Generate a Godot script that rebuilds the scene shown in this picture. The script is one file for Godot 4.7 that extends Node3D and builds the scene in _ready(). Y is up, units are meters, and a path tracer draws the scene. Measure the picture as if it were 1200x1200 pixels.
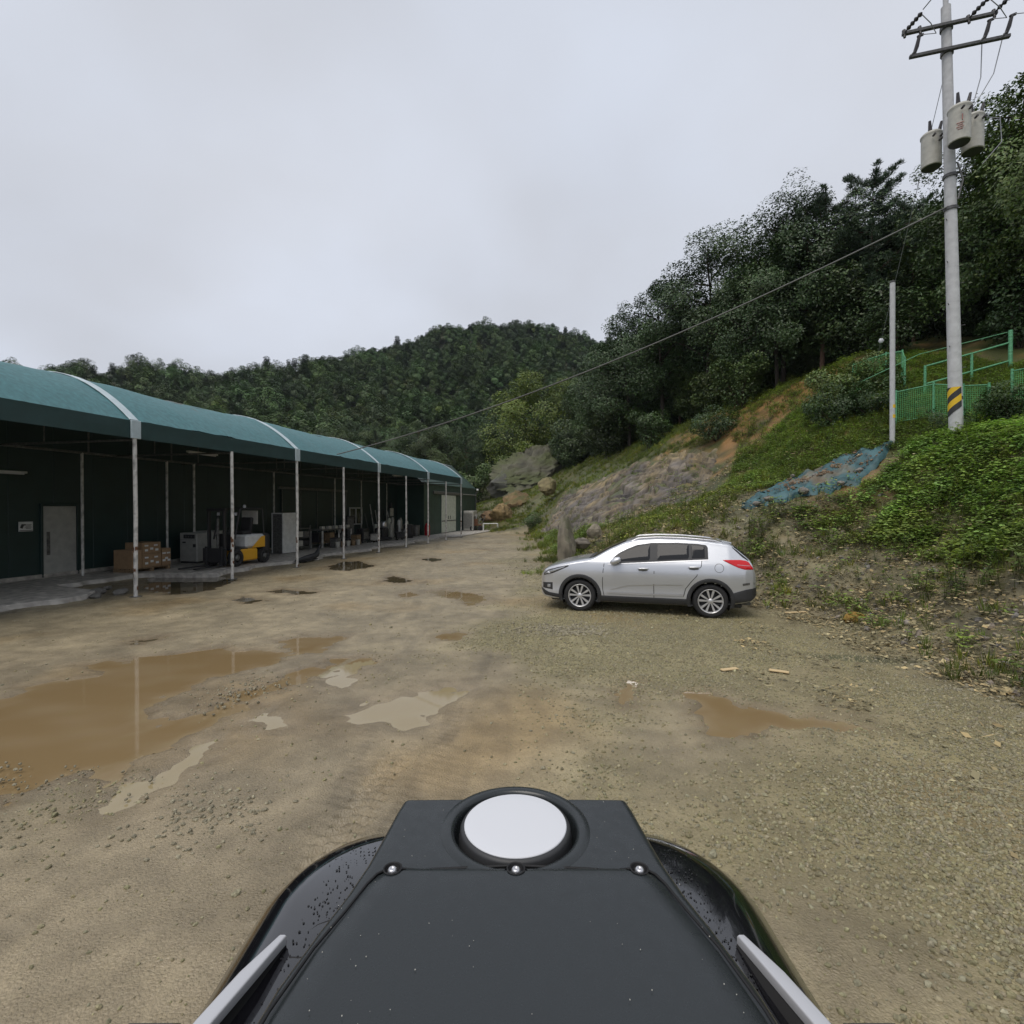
extends Node3D
# A wet gravel yard in front of a long green shed, a wooded hill behind, a silver car, and the roof of the survey car below the viewer.
# World: x to the right, y up, -z ahead. Most helpers take (x, height, ahead).

var rng := RandomNumberGenerator.new()
var nz := FastNoiseLite.new()      # broad noise
var nf := FastNoiseLite.new()      # fine noise
var nr := FastNoiseLite.new()      # ridged noise for rock
var M := {}
var BT := Transform3D(Basis(Vector3(.2195, 0, -.9756), Vector3.UP, Vector3(.9756, 0, .2195)), Vector3(-9.38, 0, -12.74))  # along the shed, up, towards the yard

# ---------------------------------------------------------------- mesh builder
class MB:
	var v := PackedVector3Array()
	var n := PackedVector3Array()
	var c := PackedColorArray()
	var i := PackedInt32Array()
	var col := Color.WHITE

	func tri(a: Vector3, b: Vector3, d: Vector3) -> void:
		var nn := (b - a).cross(d - a).normalized()
		var k := v.size()
		v.append(a); v.append(b); v.append(d)
		for q in 3:
			n.append(nn); c.append(col)
		i.append(k); i.append(k + 2); i.append(k + 1)

	func quad(a: Vector3, b: Vector3, d: Vector3, e: Vector3) -> void:
		var nn := (d - a).cross(e - b).normalized()
		var k := v.size()
		v.append(a); v.append(b); v.append(d); v.append(e)
		for q in 4:
			n.append(nn); c.append(col)
		i.append(k); i.append(k + 2); i.append(k + 1)
		i.append(k); i.append(k + 3); i.append(k + 2)

	# smooth sheet through rows of points; out: a point inside, or null to face up
	func grid(rows: Array, wrap := false, out = null, cols = null, skip = null) -> void:
		var nrw := rows.size()
		var nc: int = rows[0].size()
		var base := v.size()
		var pts := PackedVector3Array()
		for r in rows:
			pts.append_array(r)
		var nn := PackedVector3Array()
		nn.resize(pts.size())
		var tris := PackedInt32Array()
		var sum := 0.0
		var last := nc if wrap else nc - 1
		for a in nrw - 1:
			for b in last:
				var b2 := (b + 1) % nc
				var p := a * nc + b
				var q := a * nc + b2
				var r2 := (a + 1) * nc + b2
				var s := (a + 1) * nc + b
				var f := (pts[r2] - pts[p]).cross(pts[s] - pts[q])
				if out == null:
					sum += f.y
				else:
					sum += f.dot((pts[p] + pts[r2]) * .5 - out)
				nn[p] += f; nn[q] += f; nn[r2] += f; nn[s] += f
				if skip != null and skip.call((pts[p] + pts[r2]) * .5):
					continue
				tris.append(p); tris.append(r2); tris.append(q)
				tris.append(p); tris.append(s); tris.append(r2)
		var sg := 1.0 if sum >= 0 else -1.0
		v.append_array(pts)
		for k in pts.size():
			var m := nn[k] * sg
			n.append(m.normalized() if m.length_squared() > 1e-16 else Vector3.UP)
		if cols == null:
			for k in pts.size():
				c.append(col)
		else:
			for r in cols:
				c.append_array(r)
		if sg < 0:
			for k in range(0, tris.size(), 3):
				i.append(base + tris[k]); i.append(base + tris[k + 2]); i.append(base + tris[k + 1])
		else:
			for k in tris:
				i.append(base + k)

	func box(ctr: Vector3, size: Vector3, bev := 0.0, bs := Basis()) -> void:
		var h := size * .5
		var e := minf(bev, minf(h.x, minf(h.y, h.z)) * .6)
		if e <= 0.0:
			for ax in 3:
				for s in [-1.0, 1.0]:
					var p := _face(h, ax, s, 0.0)
					quad(ctr + bs * p[0], ctr + bs * p[1], ctr + bs * p[2], ctr + bs * p[3])
			return
		for ax in 3:
			for s in [-1.0, 1.0]:
				var p := _face(h, ax, s, e)
				quad(ctr + bs * p[0], ctr + bs * p[1], ctr + bs * p[2], ctr + bs * p[3])
		for ax in 3:
			var b1 := (ax + 1) % 3
			var b2 := (ax + 2) % 3
			for s in [-1.0, 1.0]:
				for t in [-1.0, 1.0]:
					var pts := []
					for w in [[-1.0, 0], [1.0, 0], [1.0, 1], [-1.0, 1]]:
						var q := Vector3()
						q[ax] = w[0] * (h[ax] - e)
						q[b1] = s * (h[b1] - (e if w[1] == 0 else 0.0))
						q[b2] = t * (h[b2] - (0.0 if w[1] == 0 else e))
						pts.append(q)
					if s * t > 0:
						pts.reverse()
					quad(ctr + bs * pts[0], ctr + bs * pts[1], ctr + bs * pts[2], ctr + bs * pts[3])
		for x in [-1.0, 1.0]:
			for y in [-1.0, 1.0]:
				for z in [-1.0, 1.0]:
					var a := Vector3(x * h.x, y * (h.y - e), z * (h.z - e))
					var b := Vector3(x * (h.x - e), y * h.y, z * (h.z - e))
					var d := Vector3(x * (h.x - e), y * (h.y - e), z * h.z)
					if x * y * z > 0:
						tri(ctr + bs * a, ctr + bs * b, ctr + bs * d)
					else:
						tri(ctr + bs * a, ctr + bs * d, ctr + bs * b)

	func _face(h: Vector3, ax: int, s: float, e: float) -> Array:
		var b1 := (ax + 1) % 3
		var b2 := (ax + 2) % 3
		var r := []
		for w in [[-1.0, -1.0], [1.0, -1.0], [1.0, 1.0], [-1.0, 1.0]]:
			var q := Vector3()
			q[ax] = s * h[ax]
			q[b1] = w[0] * (h[b1] - e)
			q[b2] = w[1] * (h[b2] - e)
			r.append(q)
		if s < 0:
			r.reverse()
		return r

	func tube(pts: Array, rad, sides := 8, caps := true) -> void:
		var rows := []
		var m := pts.size()
		var ctr := Vector3()
		var up := Vector3.UP
		for k in m:
			var t: Vector3 = (pts[mini(k + 1, m - 1)] - pts[maxi(k - 1, 0)]).normalized()
			if absf(t.dot(up)) > .95:
				up = Vector3.RIGHT if absf(t.x) < .8 else Vector3.FORWARD
			var a := t.cross(up).normalized()
			var b := a.cross(t)
			up = b
			var r: float = rad[k] if rad is Array else rad
			var row := PackedVector3Array()
			for s in sides:
				var g := TAU * s / sides
				row.append(pts[k] + (a * cos(g) + b * sin(g)) * r)
			rows.append(row)
		# orient each tube by its first ring
		var k0 := v.size()
		grid(rows, true, (pts[0] + pts[1]) * .5 if m == 2 else pts[m / 2])
		if caps:
			for e in [0, m - 1]:
				var dirv: Vector3 = (pts[0] - pts[1]) if e == 0 else (pts[m - 1] - pts[m - 2])
				fan(rows[e], dirv)
		k0 = k0

	func fan(ring: PackedVector3Array, dirv: Vector3) -> void:
		var ctr := Vector3()
		for p in ring:
			ctr += p
		ctr /= ring.size()
		var m := ring.size()
		for s in m:
			var a := ring[s]
			var b := ring[(s + 1) % m]
			if (a - ctr).cross(b - ctr).dot(dirv) > 0:
				tri(ctr, a, b)
			else:
				tri(ctr, b, a)

	# profile of (radius, height) turned round the y axis of bs at ctr
	func lathe(prof: Array, ctr := Vector3(), bs := Basis(), seg := 24) -> void:
		var rows := []
		var mid := Vector3()
		for p in prof:
			var row := PackedVector3Array()
			for s in seg:
				var g := TAU * s / seg
				row.append(ctr + bs * Vector3(cos(g) * p.x, p.y, sin(g) * p.x))
			mid += bs * Vector3(0, p.y, 0)
			rows.append(row)
		grid(rows, true, ctr + mid / prof.size())

	func leaf(p: Vector3, t: Vector3, s: Vector3, cl: Color) -> void:
		var k := v.size()
		var m := p + t * .55
		v.append(p); v.append(m + s); v.append(p + t); v.append(m - s)
		var nn := s.cross(t).normalized()
		for q in 4:
			n.append(nn); c.append(cl)
		i.append(k); i.append(k + 2); i.append(k + 1)
		i.append(k); i.append(k + 3); i.append(k + 2)

	func mesh(mat: Material) -> ArrayMesh:
		var a := []
		a.resize(Mesh.ARRAY_MAX)
		a[Mesh.ARRAY_VERTEX] = v
		a[Mesh.ARRAY_NORMAL] = n
		a[Mesh.ARRAY_COLOR] = c
		a[Mesh.ARRAY_INDEX] = i
		var me := ArrayMesh.new()
		me.add_surface_from_arrays(Mesh.PRIMITIVE_TRIANGLES, a)
		me.surface_set_material(0, mat)
		return me

# ---------------------------------------------------------------- naming helpers
func put(called: String, mb: MB, mat: Material, parent: Node = self) -> MeshInstance3D:
	var o := MeshInstance3D.new()
	o.name = called
	o.mesh = mb.mesh(mat)
	parent.add_child(o, true)
	return o

func tag(o: Node, label: String, category := "", group := "", kind := "") -> Node:
	o.set_meta("label", label)
	if category: o.set_meta("category", category)
	if group: o.set_meta("group", group)
	if kind: o.set_meta("kind", kind)
	return o

func thing(called: String, label: String, category: String, xf := Transform3D(), group := "") -> Node3D:
	var o := Node3D.new()
	o.name = called
	add_child(o, true)
	o.transform = xf
	tag(o, label, category, group)
	return o

func W(x: float, h: float, d: float) -> Vector3:
	return Vector3(x, h, -d)

func on_shed(u: float, h: float, back: float, turn := 0.0) -> Transform3D:   # along the shed, height, depth behind the post line
	return BT * Transform3D(Basis(Vector3.UP, turn), Vector3(u, h, -back))

func lin(t: Array, x: float) -> float:
	if x <= t[0].x: return t[0].y
	for k in range(1, t.size()):
		if x <= t[k].x:
			return lerpf(t[k - 1].y, t[k].y, (x - t[k - 1].x) / (t[k].x - t[k - 1].x))
	return t[-1].y

func smo(t: Array, x: float, w: float) -> float:
	return (lin(t, x - w) + lin(t, x - w * .5) + lin(t, x) + lin(t, x + w * .5) + lin(t, x + w)) / 5.0

func rv() -> Vector3:
	while true:
		var p := Vector3(rng.randf_range(-1, 1), rng.randf_range(-1, 1), rng.randf_range(-1, 1))
		if p.length_squared() <= 1.0:
			return p
	return Vector3()

# ---------------------------------------------------------------- materials
func noise_tex(freq: float, octs: int, lo: float, hi: float, size := 512, kind := 0, sd := 1, mid := -1.0, tint := Color.WHITE) -> NoiseTexture2D:
	var f := FastNoiseLite.new()
	f.seed = sd
	f.frequency = freq
	f.fractal_octaves = octs
	f.fractal_type = FastNoiseLite.FRACTAL_FBM if octs > 1 else FastNoiseLite.FRACTAL_NONE
	f.noise_type = FastNoiseLite.TYPE_SIMPLEX_SMOOTH if kind == 0 else FastNoiseLite.TYPE_CELLULAR
	if kind == 1:
		f.cellular_return_type = FastNoiseLite.RETURN_CELL_VALUE
	if kind == 2:
		f.cellular_return_type = FastNoiseLite.RETURN_DISTANCE2_SUB
	var t := NoiseTexture2D.new()
	t.width = size; t.height = size
	t.seamless = true
	t.noise = f
	var g := Gradient.new()
	g.set_color(0, Color(lo * tint.r, lo * tint.g, lo * tint.b))
	g.set_color(1, Color(hi, hi, hi))
	if mid >= 0.0:
		g.add_point(.5, Color(mid, mid, mid))
	t.color_ramp = g
	return t

func mat(called: String, alb: Color, rough := .7, metal := 0.0) -> StandardMaterial3D:   # alb is a linear base colour
	var m := StandardMaterial3D.new()
	m.resource_name = called
	m.albedo_color = alb.linear_to_srgb()
	m.roughness = rough
	m.metallic = metal
	m.vertex_color_use_as_albedo = true
	M[called] = m
	return m

func dress(m: StandardMaterial3D, tex: Texture2D, scale: float, bump: Texture2D = null, depth := 0.0, rough: Texture2D = null, world := true) -> StandardMaterial3D:
	m.uv1_triplanar = true
	m.uv1_world_triplanar = world
	m.uv1_scale = Vector3.ONE * scale
	if tex: m.albedo_texture = tex
	if bump:
		m.heightmap_enabled = true
		m.heightmap_texture = bump
		m.heightmap_scale = depth
	if rough:
		m.roughness_texture = rough
		m.roughness_texture_channel = BaseMaterial3D.TEXTURE_CHANNEL_RED
	return m

func materials() -> void:
	var grain := noise_tex(.03, 4, .84, 1.0, 1024, 0, 3)
	var cells := noise_tex(.055, 1, .62, 1.0, 1024, 1, 5)
	var cellh := noise_tex(.05, 2, 0, 1, 1024, 2, 6)
	var soft := noise_tex(.012, 4, .6, 1.0, 512, 0, 8)
	var faint := noise_tex(.008, 4, .86, 1.0, 512, 0, 18)
	var blot := noise_tex(.01, 5, .35, 1.0, 512, 0, 9)
	var rr := noise_tex(.01, 3, .45, 1.0, 512, 0, 10)
	var g := dress(mat("wet_soil", Color.WHITE, .60), grain, .9, cellh, .8, rr)
	g.detail_enabled = true
	g.detail_blend_mode = BaseMaterial3D.BLEND_MODE_MUL
	g.detail_albedo = blot_pale(.02, 31)
	g.detail_uv_layer = BaseMaterial3D.DETAIL_UV_2
	g.uv2_triplanar = true
	g.uv2_world_triplanar = true
	g.uv2_scale = Vector3.ONE * .21
	dress(mat("forest_soil", Color.WHITE, 1.0), grain, .5)
	dress(mat("stone", Color.WHITE, .8), soft, 6.0, grain, .3)
	dress(mat("rock", Color.WHITE, .85), grain, 1.1, cellh, 3.0)
	dress(mat("concrete", Color(.62, .58, .52), .75), soft, .6, grain, .15, rr)
	mat("muddy_water", Color.WHITE, .02).metallic_specular = .62
	mat("milky_water", Color.WHITE, .04).metallic_specular = .42
	mat("dark_water", Color.WHITE, .02).metallic_specular = .62
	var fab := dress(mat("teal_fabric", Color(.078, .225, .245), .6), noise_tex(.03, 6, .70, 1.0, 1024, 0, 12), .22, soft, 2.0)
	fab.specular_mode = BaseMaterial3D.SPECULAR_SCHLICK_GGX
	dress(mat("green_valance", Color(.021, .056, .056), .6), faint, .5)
	dress(mat("band", Color(.52, .62, .66), .5), faint, .8)
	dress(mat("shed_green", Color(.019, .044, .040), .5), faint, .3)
	dress(mat("end_green_lit", Color(.036, .075, .060), .5), faint, .3)  # shed green, lightened to paint in the brighter light on the end block
	dress(mat("post_paint", Color(.64, .63, .60), .55), noise_tex(.02, 4, .55, 1.0, 512, 0, 15, .95), .35)
	dress(mat("rust_scar", Color(.22, .1, .05), .85), soft, 4.0)
	dress(mat("steel_grey", Color(.22, .22, .21), .5, .3), soft, 1.5)
	dress(mat("door_grey", Color(.44, .44, .41), .55), faint, .8)
	dress(mat("white_paint", Color(.72, .73, .72), .5), faint, .9)
	dress(mat("door_cream", Color(.66, .70, .60), .5), faint, .6)
	dress(mat("cardboard", Color(.34, .22, .12), .85), faint, 1.3)
	dress(mat("raw_wood", Color(.36, .25, .14), .8), soft, 2.0)
	dress(mat("black_plastic", Color(.020, .024, .026), .36), null, 5.0, noise_tex(.12, 2, 0, 1, 512, 0, 21), .012, noise_tex(.012, 5, .6, 1.0, 512, 0, 22))
	mat("black_rubber", Color(.018, .018, .019), .8)
	mat("black_trim", Color(.03, .031, .033), .55)
	var bp := mat("black_gloss", Color(.006, .006, .008), .12)
	bp.clearcoat_enabled = true; bp.clearcoat = 1.0; bp.clearcoat_roughness = .03
	var sp := mat("silver_paint", Color(.58, .60, .64), .28, .5)
	sp.clearcoat_enabled = true; sp.clearcoat = 1.0; sp.clearcoat_roughness = .05
	mat("pale_wood", Color(.62, .53, .38), .75)
	mat("silver_trim", Color(.62, .62, .64), .3, .8)
	mat("alloy", Color(.62, .62, .63), .3, .6)
	mat("brake_dark", Color(.02, .02, .022), .6)
	mat("dark_glass", Color(.02, .021, .023), .03).metallic_specular = .36
	mat("lamp_glass", Color(.45, .47, .5), .08, .5)
	mat("red_lamp", Color(.55, .015, .02), .1)
	mat("matte_white", Color(.60, .615, .65), .5)
	mat("seam", Color(.006, .006, .007), .7)
	mat("yellow", Color(.70, .36, .02), .45)
	mat("stripe_yellow", Color(.72, .46, .02), .6)
	mat("red_paint", Color(.45, .02, .03), .45)
	mat("faded_red", Color(.40, .17, .15), .7)
	dress(mat("pole_concrete", Color(.57, .575, .59), .85), faint, 1.1, grain, .2)
	mat("insulator", Color(.035, .03, .032), .3)
	dress(mat("arm_steel", Color(.14, .14, .145), .6, .4), soft, 2.0)
	dress(mat("can_grey", Color(.50, .49, .44), .5), faint, 1.2)
	mat("cable", Color(.11, .11, .105), .6)
	mat("thin_wire", Color(.28, .29, .31), .5, .4)
	dress(mat("fence_green", Color(.16, .50, .26), .5), soft, 2.0)
	mat("net_green", Color(.16, .50, .20), .6)
	dress(mat("tarp", Color.WHITE, .6), faint, 1.0, grain, .6)
	dress(mat("bark", Color.WHITE, .95), grain, 2.0, cellh, 2.0, null, false)
	for k in 5:
		var tint: Color = [Color(.54, .56, .52), Color(.74, .70, .52), Color(.36, .42, .42), Color(1.0, .85, .36), Color(.95, .8, .72)][k]
		var lm := mat("leaves_%d" % k, tint, .5)
		lm.backlight_enabled = true
		lm.backlight = Color(.35, .38, .25)
	var wl := mat("weed_leaves", Color(.82, .82, .82), .5)
	wl.backlight_enabled = true
	wl.backlight = Color(.82, .86, .66)
	mat("litter", Color.WHITE, .9)
	mat("orange", Color(.6, .2, .03), .6)
	mat("blue_paint", Color(.05, .12, .3), .5)

func blot_pale(freq: float, sd: int) -> NoiseTexture2D:
	return noise_tex(freq, 5, .8, 1.0, 512, 0, sd)

# ---------------------------------------------------------------- the lie of the land
var rows_d := [-8.0, 5.0, 8.0, 11.0, 13.5, 15.0, 18.0, 20.0, 24.0, 28.0, 33.0, 40.0, 48.0, 55.0, 62.0, 80.0]
var rows_h := [
	[5.6, 0, 7, .4, 9, 2.2, 11, 3.9, 13, 4.2, 18, 5.5, 22, 7.5, 40, 16],
	[5.7, 0, 7, .4, 9, 2.1, 11, 3.8, 13, 4.2, 18, 5.6, 22, 7.6, 40, 16],
	[6.3, 0, 7, .3, 8, .9, 9.3, 2.1, 11, 3.6, 12, 4.0, 14, 4.4, 18, 6, 22, 8, 40, 17],
	[6.3, 0, 7.5, .5, 9, 1.5, 10, 2.5, 11, 3.6, 12, 4.0, 14, 4.4, 18, 6.3, 22, 8.3, 40, 17],
	[5.3, 0, 6.2, .8, 7, 1.5, 8.7, 2.15, 10, 2.85, 11, 3.6, 11.7, 4.05, 13, 4.3, 16, 5.8, 20, 8, 40, 17],
	[2.9, 0, 4, .6, 6.5, 2.25, 8, 2.75, 9.5, 3.1, 11.5, 4.0, 13, 4.7, 16, 5.9, 20, 8.2, 40, 15],
	[2.1, 0, 3.5, .7, 4.8, 1.6, 7, 2.6, 9, 3.6, 11, 4.8, 13, 6.0, 17, 7.2, 20, 8.8, 40, 16],
	[1.9, 0, 3.5, .8, 5, 1.7, 8, 2.6, 10, 4.05, 13, 6.4, 16, 7.9, 20, 9.2, 40, 17],
	[1.7, 0, 3, .6, 6, 2.1, 8, 3, 10, 4.2, 13, 6.8, 16, 9.2, 20, 10.2, 40, 19],
	[1.5, 0, 3, .7, 6, 2.5, 8, 4.0, 11, 6, 14, 8.3, 18, 10, 40, 19],
	[1.5, 0, 3, .9, 5, 2.4, 8, 5, 11, 7.1, 15, 9, 40, 19],
	[1.5, 0, 3, 1.2, 5, 3.2, 8, 5.5, 12, 8, 20, 11, 40, 20],
	[-2, 0, .8, .9, 3, 2.6, 5.6, 5, 9, 7.5, 20, 12, 40, 22],
	[-8, 0, -5, 1.5, -3.2, 2.6, 0, 3.3, 3, 4.5, 6, 6.5, 20, 13, 40, 23],
	[-16, 0, -8, 1.6, 0, 3.6, 3, 5, 6, 7, 20, 14, 40, 24],
	[-60, .5, -30, 2, -10, 5, 10, 10, 20, 15, 40, 25]]

func row_at(t: Array, x: float) -> float:
	if x <= t[0]: return t[1]
	var k := 2
	while k < t.size():
		if x <= t[k]:
			return lerpf(t[k - 1], t[k + 1], (x - t[k - 2]) / (t[k] - t[k - 2]))
		k += 2
	return t[k - 1]

func lay(x: float, d: float) -> float:      # smooth height of the land
	var k := 0
	while k < rows_d.size() - 2 and d > rows_d[k + 1]:
		k += 1
	var f := clampf((d - rows_d[k]) / (rows_d[k + 1] - rows_d[k]), 0, 1)
	if x < -20 or (x < 1.4 and d < 44): return 0.0 if d < 62 else lerpf(row_at(rows_h[k], x), row_at(rows_h[k + 1], x), f)
	return lerpf(row_at(rows_h[k], x), row_at(rows_h[k + 1], x), f)

var wet_of := 0
var shore := 0.0
var slab_poly := PackedVector2Array([Vector2(1.9, 36), Vector2(3.1, 28.5), Vector2(4.2, 24.3), Vector2(5.9, 21.3), Vector2(8.1, 19.4), Vector2(11.2, 25.2), Vector2(10.1, 28.4), Vector2(8.8, 32.2), Vector2(6.8, 38), Vector2(4.2, 46)])

func on_slab(x: float, d: float) -> bool:
	return x > 1.5 and x < 11.5 and d > 19 and d < 46.5 and Geometry2D.is_point_in_polygon(Vector2(x, d), slab_poly)

# pools: outline, how deep, water colour; the land dips inside the outline
var pools := []
func pool(called: String, deep: float, water: String, pts: Array, label: String) -> void:
	var p := PackedVector2Array()
	for k in range(0, pts.size(), 2):
		p.append(Vector2(pts[k], pts[k + 1]))
	var lo := p[0]
	var hi := p[0]
	for q in p:
		lo = lo.min(q); hi = hi.max(q)
	pools.append({"p": p, "lo": lo - Vector2.ONE * .5, "hi": hi + Vector2.ONE * .5, "deep": deep, "water": water, "label": label})

func pool_dip(x: float, d: float, only := -1) -> float:   # > 0 inside a pool
	var best := 0.0
	wet_of = 0
	shore = 0.0
	for wi in pools.size():
		if only >= 0 and wi != only: continue
		var w: Dictionary = pools[wi]
		if x < w.lo.x or x > w.hi.x or d < w.lo.y or d > w.hi.y:
			continue
		var q := Vector2(x + nf.get_noise_2d(x * 130, d * 130) * .12, d + nf.get_noise_2d(x * 130 + 500, d * 130) * .14)
		var p: PackedVector2Array = w.p
		var dist := 1e9
		var m := p.size()
		for k in m:
			dist = minf(dist, q.distance_squared_to(Geometry2D.get_closest_point_to_segment(q, p[k], p[(k + 1) % m])))
		dist = sqrt(dist)
		var s: float = dist if Geometry2D.is_point_in_polygon(q, p) else -dist
		s += (nz.get_noise_2d(x * 60, d * 90) * .22 + nf.get_noise_2d(x * 90, d * 140) * .10) * clampf((w.hi.x - w.lo.x - 1.0) / 2.5, .2, 1)
		var got: float = clampf((s + .13) / .30, 0, 1) * w.deep
		if got > best:
			best = got
			wet_of = 2 if w.water == "milky_water" else 1
		shore = maxf(shore, clampf((s + .42) / .5, 0, 1))
	return best

func slab_edge(u: float) -> float:            # how far behind the posts the concrete starts
	return 1.15 + .18 * sin(u * 1.3) + .12 * sin(u * 3.1 + 1)

func bumps(x: float, d: float) -> float:
	return nz.get_noise_2d(x * 26, d * 26) * .014 + nf.get_noise_2d(x * 190, d * 190) * .007

func ground(x: float, d: float) -> float:
	var h := lay(x, d)
	if h < .02:
		return h + bumps(x, d)
	var s := clampf(h / .6, 0, 1)
	return h + bumps(x, d) + s * (nz.get_noise_2d(x * 22, d * 22) * .16 + nf.get_noise_2d(x * 45, d * 45) * .07)

func gravel(x: float, d: float) -> float:     # 0 mud .. 1 loose stones
	var g := .42 + nz.get_noise_2d(x * 9 + 300, d * 9) * .9 + nf.get_noise_2d(x * 22, d * 22 + 70) * .5 + clampf((x + .1) * .5, -.8, .42)
	if d > 9: g -= clampf((d - 9) * .04, 0, .35)
	return clampf(g, 0, 1)

func tread(x: float, d: float) -> float:      # ruts of tyres in the mud
	var t := 0.0
	var w := x + 1.22 - (d - 3.0) * .115 if d < 5.6 else 9.0
	if absf(w) < .13 and d > 2.6:
		var fade := clampf((5.4 - d) * 1.2, 0, 1) * clampf(.75 + nz.get_noise_2d(x * 20, d * 20 + 40) * 1.5, 0, 1)
		t -= fade * (.014 + .018 * signf(sin(d * 62.0 + absf(w) * 30.0)) * (1.0 if absf(w) > .02 else 0.0))
	t -= track(x, d) * (.006 + .006 * signf(sin(d * 55.0 + x * 22.0))) if d < 9.0 else 0.0
	for q in [-1.15, -2.9, .35]:
		var ww := absf(x - q + (d - 8) * .16 + .1 * sin(d * .4))
		if d > 8 and d < 40 and ww < .22:
			t -= .012 * (1.0 - ww / .22)
	return t

func track(x: float, d: float) -> float:      # where tyres have pressed the mud flat and damp, 0..1
	var t := 0.0
	for q in [[-1.22, .115, 0.0], [-2.75, .10, 0.0], [-.45, .02, -.006], [-1.9, -.02, -.004], [1.1, .05, -.008], [-3.6, .16, .0], [-.9, -.12, .004], [.55, -.12, .004]]:
		var ww: float = absf(x - q[0] + (d - 3.0) * q[1] * -1.0 * -1.0 + q[2] * (d - 3.0) * (d - 3.0) + nf.get_noise_2d(d * 14, q[0] * 50) * .05)
		if ww < .13:
			t = maxf(t, smoothstep(.13, .10, ww) * clampf(.45 + nz.get_noise_2d(x * 8 + q[0] * 40, d * 8) * 1.5, 0, 1))
	return t

func soil(x: float, d: float, h: float, dip: float) -> Color:
	var a := nz.get_noise_2d(x * 14, d * 14)
	var b := nf.get_noise_2d(x * 40, d * 40)
	var g := gravel(x, d)
	var cl := Color(.415, .345, .222).lerp(Color(.35, .305, .158), g)
	if x < 0 and d < 8: cl = cl.lerp(Color(.345, .282, .186), .55)
	var rust := clampf(nz.get_noise_2d(x * 11 + 90, d * 11 - 60) * 2.2 - .35, 0, 1)
	cl = cl.lerp(Color(.38, .27, .13), rust * .7)
	cl = cl * (1.0 + a * .28 + b * .2)
	cl = cl * (1.0 - .24 * track(x, d) * clampf(.55 + nf.get_noise_2d(x * 120, d * 50) * 2.0, 0, 1))
	cl = cl.lerp(Color(.30, .232, .145), shore * .55)
	cl = cl.lerp(Color(.345, .28, .185) if wet_of == 2 else Color(.21, .155, .085), clampf(dip * 24, 0, .8))
	cl = cl.lerp(Color(.055, .075, .04), clampf(1.1 - Vector2((x - 5.1) / .8, (d - 7.6 + (x - 5.1) * .2) / .22).length() + b, 0, .75))
	var l := lay(x, d)
	if l > 0.0 or x > 5.2:
		var k := clampf(l / .35 + .15, 0, 1)
		var litter := Color(.22, .192, .108) * (1.0 + b * .7 + a * .4)
		var green := Color(.12, .135, .045) * (1.0 + b * .5)
		var clay := Color(.32, .17, .065) * (1.0 + b * .5)
		var e := litter.lerp(green, clampf((l - 1.5) * .8 + a * 1.2, 0, 1))
		e = e.lerp(Color(.21, .165, .075) * (1.0 + b * .5), clampf(nf.get_noise_2d(x * 26 + 40, d * 26) * 2.4 - .25, 0, .8) if d > 14 else 0.0)
		e = e.lerp(clay, clampf(1.25 - Vector2((x - 13.8) / 4.2, (d - 27) / 7.5).length() + b * .9, 0, .9))
		e = e.lerp(clay * .85, clampf(1.0 - Vector2((x - 9.4) / 1.8, (d - 14.0) / 1.5).length() + b * .8, 0, .6))
		if d > 34: e = e.lerp(green, .5)
		cl = cl.lerp(e, k)
	# darker, patchy earth along the front of the shed
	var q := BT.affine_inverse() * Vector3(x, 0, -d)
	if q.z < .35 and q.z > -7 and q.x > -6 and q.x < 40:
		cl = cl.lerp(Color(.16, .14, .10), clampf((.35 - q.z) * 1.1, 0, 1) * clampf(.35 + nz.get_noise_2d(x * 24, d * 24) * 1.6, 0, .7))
	cl.a = 1.0
	return cl

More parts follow.
